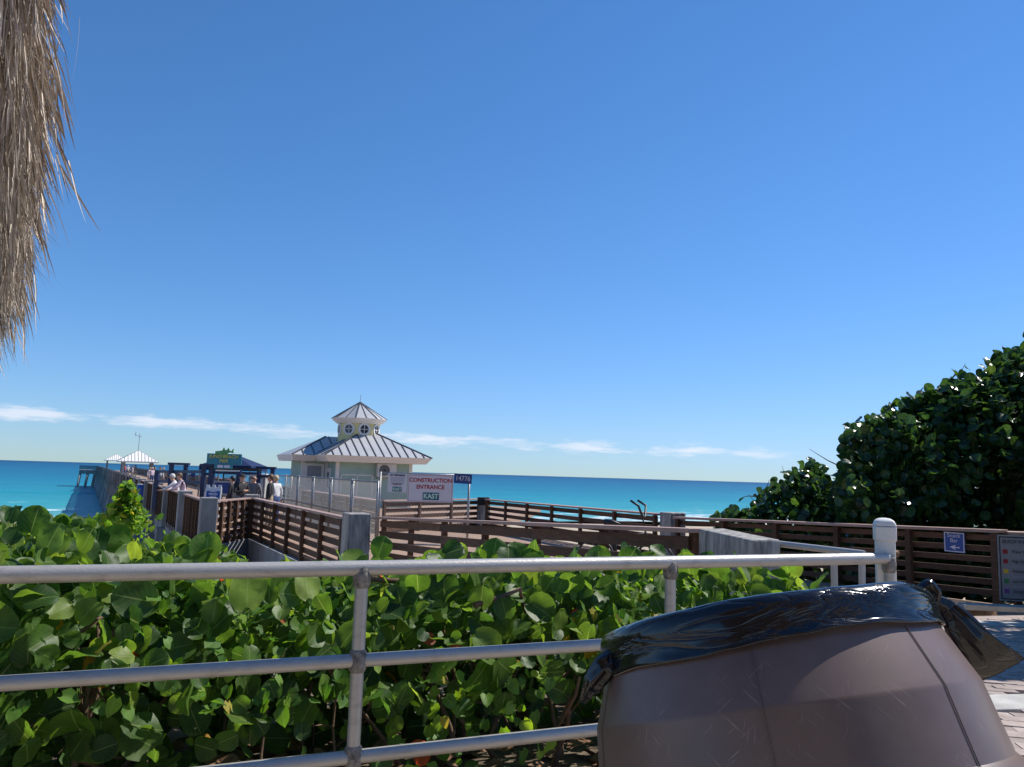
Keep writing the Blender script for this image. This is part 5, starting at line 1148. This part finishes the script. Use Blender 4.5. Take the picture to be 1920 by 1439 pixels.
# ------------------------------------------------------------------ sea grape trees at the right
SIL = [(1345, 972), (1400, 948), (1440, 915), (1490, 880), (1535, 872), (1560, 905), (1578, 880), (1590, 815), (1606, 796), (1640, 782), (1700, 748), (1750, 738), (1800, 708), (1850, 690), (1880, 668), (1920, 652), (1990, 645), (2100, 540), (2300, 330), (2700, 250), (3400, 230)]
def make_tree(label, px0, px1, nleaf, Y0, Y1, lsz, seed, nparts, ztop=None):
    rg_ = random.Random(seed); FT = Foliage('grape', 5, 2, seed, lambda r_: r_.random()*.93, 40)
    mid = at((px0+px1)/2, 1000, (Y0+Y1)/2); gz = ground_z(mid.x, mid.y); t = thing('sea_grape_tree', label, 'tree', (mid.x, mid.y, gz)); c_ = []
    # limbs
    tips = []; mb = MB()
    for j in range(7):
        px = px0 + (px1-px0)*(j+.5)/7; Y = rg_.uniform(Y0+.6, Y1-.6); top = at(px, lerp_tab(SIL, px), Y); p0 = Vector((mid.x + (top.x-mid.x)*.35 + rg_.uniform(-.3, .3), mid.y + rg_.uniform(-.6, .6), gz-.1)); L = (top-p0).length*.8
        pts = branch_path(p0, (top-p0).normalized() + rnd_dir(rg_)*.3, L, 8, .16, rg_); r0 = .05 + .02*L; mb.tube(pts, [r0*(1-.8*k/8) for k in range(9)], 8); tips += pts[3:]
    obj('trunk', mb, 'bark', t, smooth=True)
    mb = MB()
    for p in tips:
        for q in range(2): mb.tube(branch_path(p, rnd_dir(rg_) + UP*.2, rg_.uniform(.5, 1.1), 4, .3, rg_), [.02, .016, .012, .008, .004], 5)
    obj('branches', mb, 'bark', t, smooth=True)
    i = 0
    while i < nleaf:
        px = rg_.uniform(px0, px1); Y = rg_.uniform(Y0, Y1); top = ztop or at(px, lerp_tab(SIL, px), Y).z; base_ = ground_z(at(px, 950, Y).x, Y) + .15
        yy = (Y-Y0)/(Y1-Y0); prof_ = 1 - .55*abs(2*yy-.95)**2.4; x = at(px, 950, Y).x
        top = base_ + (top-base_)*prof_ - .12 + .34*noise.noise(Vector((x*1.3, Y*1.3, seed))) + .26*noise.noise(Vector((x*3.1, Y*3.1, seed+5))) + (.25*rg_.random() if noise.noise(Vector((x*7, Y*7, seed+9))) > .3 else 0)
        u = rg_.random(); z = top - (top-base_)*(u**1.9); i += 1
        if noise.noise(Vector((x*1.1, Y*1.1, z*1.1+seed))) < -.20 and u > .02: continue
        nrm = (UP*(.7 if u < .15 else .25) - Vector((.1, .55, 0)) + rnd_dir(rg_)*1.0).normalized(); s_ = lsz*rg_.uniform(.7, 1.25); p = Vector((x, Y, z)); m_ = leaf_frame(p, nrm, rnd_dir(rg_) + UP*.3, s_, rg_)
        qx, qy = topx(p); c_.append((0 if (qx < 1930 and qy < 1000 and (top-z) < .45 and Y < (Y0+Y1)/2+.6) else 1, Y, rg_.random(), m_))
    c_.sort(key=lambda q: q[:3]); LMt = FT.meshes('leaf', 'treeleaf'); inv = Matrix.Translation(-t.location); vis = [q for q in c_ if q[0] == 0]; step = max(1, len(vis)//nparts) if nparts else 1; parts = set(range(0, len(vis), step))
    n_ = 0
    for k, (_, _, _, m_) in enumerate(c_):
        if nparts and k in parts and n_ < nparts: o = link('leaf', LMt[rg_.randrange(len(LMt))], t); o.matrix_local = inv @ m_; n_ += 1
        else: FT.add(m_)
    obj('crown', FT.mb, 'treeleaf', t, smooth=True, kind='stuff')
make_tree('low end of the sea grape thicket tapering down beside the sea', 1345, 1590, 4600, 17.2, 20.5, .175, 51, 120)
make_tree('large dark sea grape tree rising behind the snack bar sign fence', 1575, 1960, 16000, 13.6, 18.2, .165, 52, 280)
make_tree('tall sea grape tree beyond the beach flag notice', 2000, 2700, 12000, 13.0, 17.0, .19, 53, 0)
make_tree('sea grape tree in the planting bed shading the paved path', 2130, 2900, 7500, 7.2, 11.0, .20, 54, 0, 6.3)
# ------------------------------------------------------------------ thatched roof edge at the upper left
ED = [(-20, -360, 2.35), (22, -150, 2.45), (46, 50, 2.6), (58, 200, 2.8), (46, 330, 3.1), (38, 450, 3.5), (18, 555, 3.9), (-18, 645, 4.5), (-95, 730, 5.2)]
edp = [at(*q) for q in ED]
th = thing('thatched_roof', 'dry grey brown palm thatch roof edge hanging against the sky', 'roof', (edp[4].x-.8, edp[4].y, 0))
def edge(u):
    f = u*(len(edp)-1); i = min(int(f), len(edp)-2); return edp[i].lerp(edp[i+1], f-i)
INW = Vector((-.80, .18, .62)).normalized()
mb = MB(); n0 = 0; K = 24
for i in range(K+1):
    e = edge(i/K) + INW*.16 + UP*.10
    for j in range(7): q = e + INW*(j*.26) + UP*.03*math.sin(j*2+i); mb.v.append(q); mb.a.append((.12, 0, 0))
for i in range(K):
    for j in range(6): mb.f.append((i*7+j, i*7+j+1, (i+1)*7+j+1, (i+1)*7+j)); mb.mi.append(0)
o = obj('roof_mat', mb, 'thatch', th, smooth=True); md = o.modifiers.new('s', 'SOLIDIFY'); md.thickness = .12
def strand(mb, p, d, L, wd, rg_, col):
    n = 4; pts = branch_path(p, d, L, n, .07, rg_, .05); side = d.cross(Vector((0, 1, 0)) + rnd_dir(rg_)*.8).normalized(); b = len(mb.v)
    for k, q in enumerate(pts):
        ww = wd*(1-(k/n)**2*.9); dep = side.cross(d).normalized()
        mb.v += [q - side*ww, q + dep*ww*.45, q + side*ww]; mb.a += [(col, k/n, -1), (col, k/n, 0), (col, k/n, 1)]
    for k in range(n):
        for j in range(2): mb.f.append((b+k*3+j, b+k*3+j+1, b+k*3+3+j+1, b+k*3+3+j)); mb.mi.append(0)
rg_ = random.Random(77); layers = {}
for i in range(17000):
    u = rg_.random(); lay = rg_.random()**1.3; e = edge(u) + INW*lay*1.15 + Vector((rg_.gauss(0, .035), rg_.gauss(0, .05), rg_.gauss(0, .045)+.16))
    d = (Vector((.30, -.10, -1)) + rnd_dir(rg_)*rg_.choice((.14, .2, .3))).normalized(); L = rg_.uniform(.14, .36); tf = noise.noise(e*5.5); e = e + Vector((.05, 0, -.05))*tf; d = (d + Vector((.25, 0, 0))*tf).normalized()
    m2 = layers.setdefault(int(lay*5), MB()); strand(m2, e, d, L, rg_.choice((.0018, .0024, .003, .004, .0062))*rg_.uniform(.8, 1.3), rg_, max(0, min(1, rg_.gauss(.50, .27))))
for i in range(260):      # loose fibres sticking out
    u = rg_.random(); e = edge(u) + INW*rg_.random()*.2 + UP*.08; m2 = layers.setdefault(0, MB()); strand(m2, e, (Vector((.62, -.1, -.8)) + rnd_dir(rg_)*.3).normalized(), rg_.uniform(.16, .36), rg_.uniform(.0008, .0018), rg_, rg_.uniform(.3, .9))
for k in sorted(layers): obj('thatch_layer', layers[k], 'thatch', th, kind='stuff')
mb = MB(); q = edge(.75) + INW*1.2; mb.tube([Vector((q.x, q.y, -.05)), q + UP*.1], [.10, .085], 14); obj('post', mb, 'bark', th, smooth=True)

# unseen thatched slabs added behind the camera to block sky light
mb = MB()
zf, zr = 2.55, 4.4
for y0, z0, y1, z1 in ((-.25, zf, -4.2, zr), (-8.2, zf, -4.2, zr)):
    mb.hexa([Vector((-7.5, y0, z0)), Vector((3.2, y0, z0)), Vector((2.2, y1, z1)), Vector((-7.5, y1, z1)), Vector((-7.5, y0, z0+.25)), Vector((3.2, y0, z0+.25)), Vector((2.2, y1, z1+.25)), Vector((-7.5, y1, z1+.25))])
mb.a = [(.3, 0, 0)]*len(mb.v); obj('sky_blocking_roof', mb, 'thatch', th)
for x, y in ((2.9, -.7), (2.9, -7.8), (-7, -.7), (-7, -7.8), (-2, -7.8)):  # posts carrying the added roof
    mb = MB(); mb.tube([Vector((x, y, -.05)), Vector((x, y, zf+.3))], [.10, .085], 12); obj('post', mb, 'bark', th, smooth=True)  # added unseen post under the sky-blocking roof
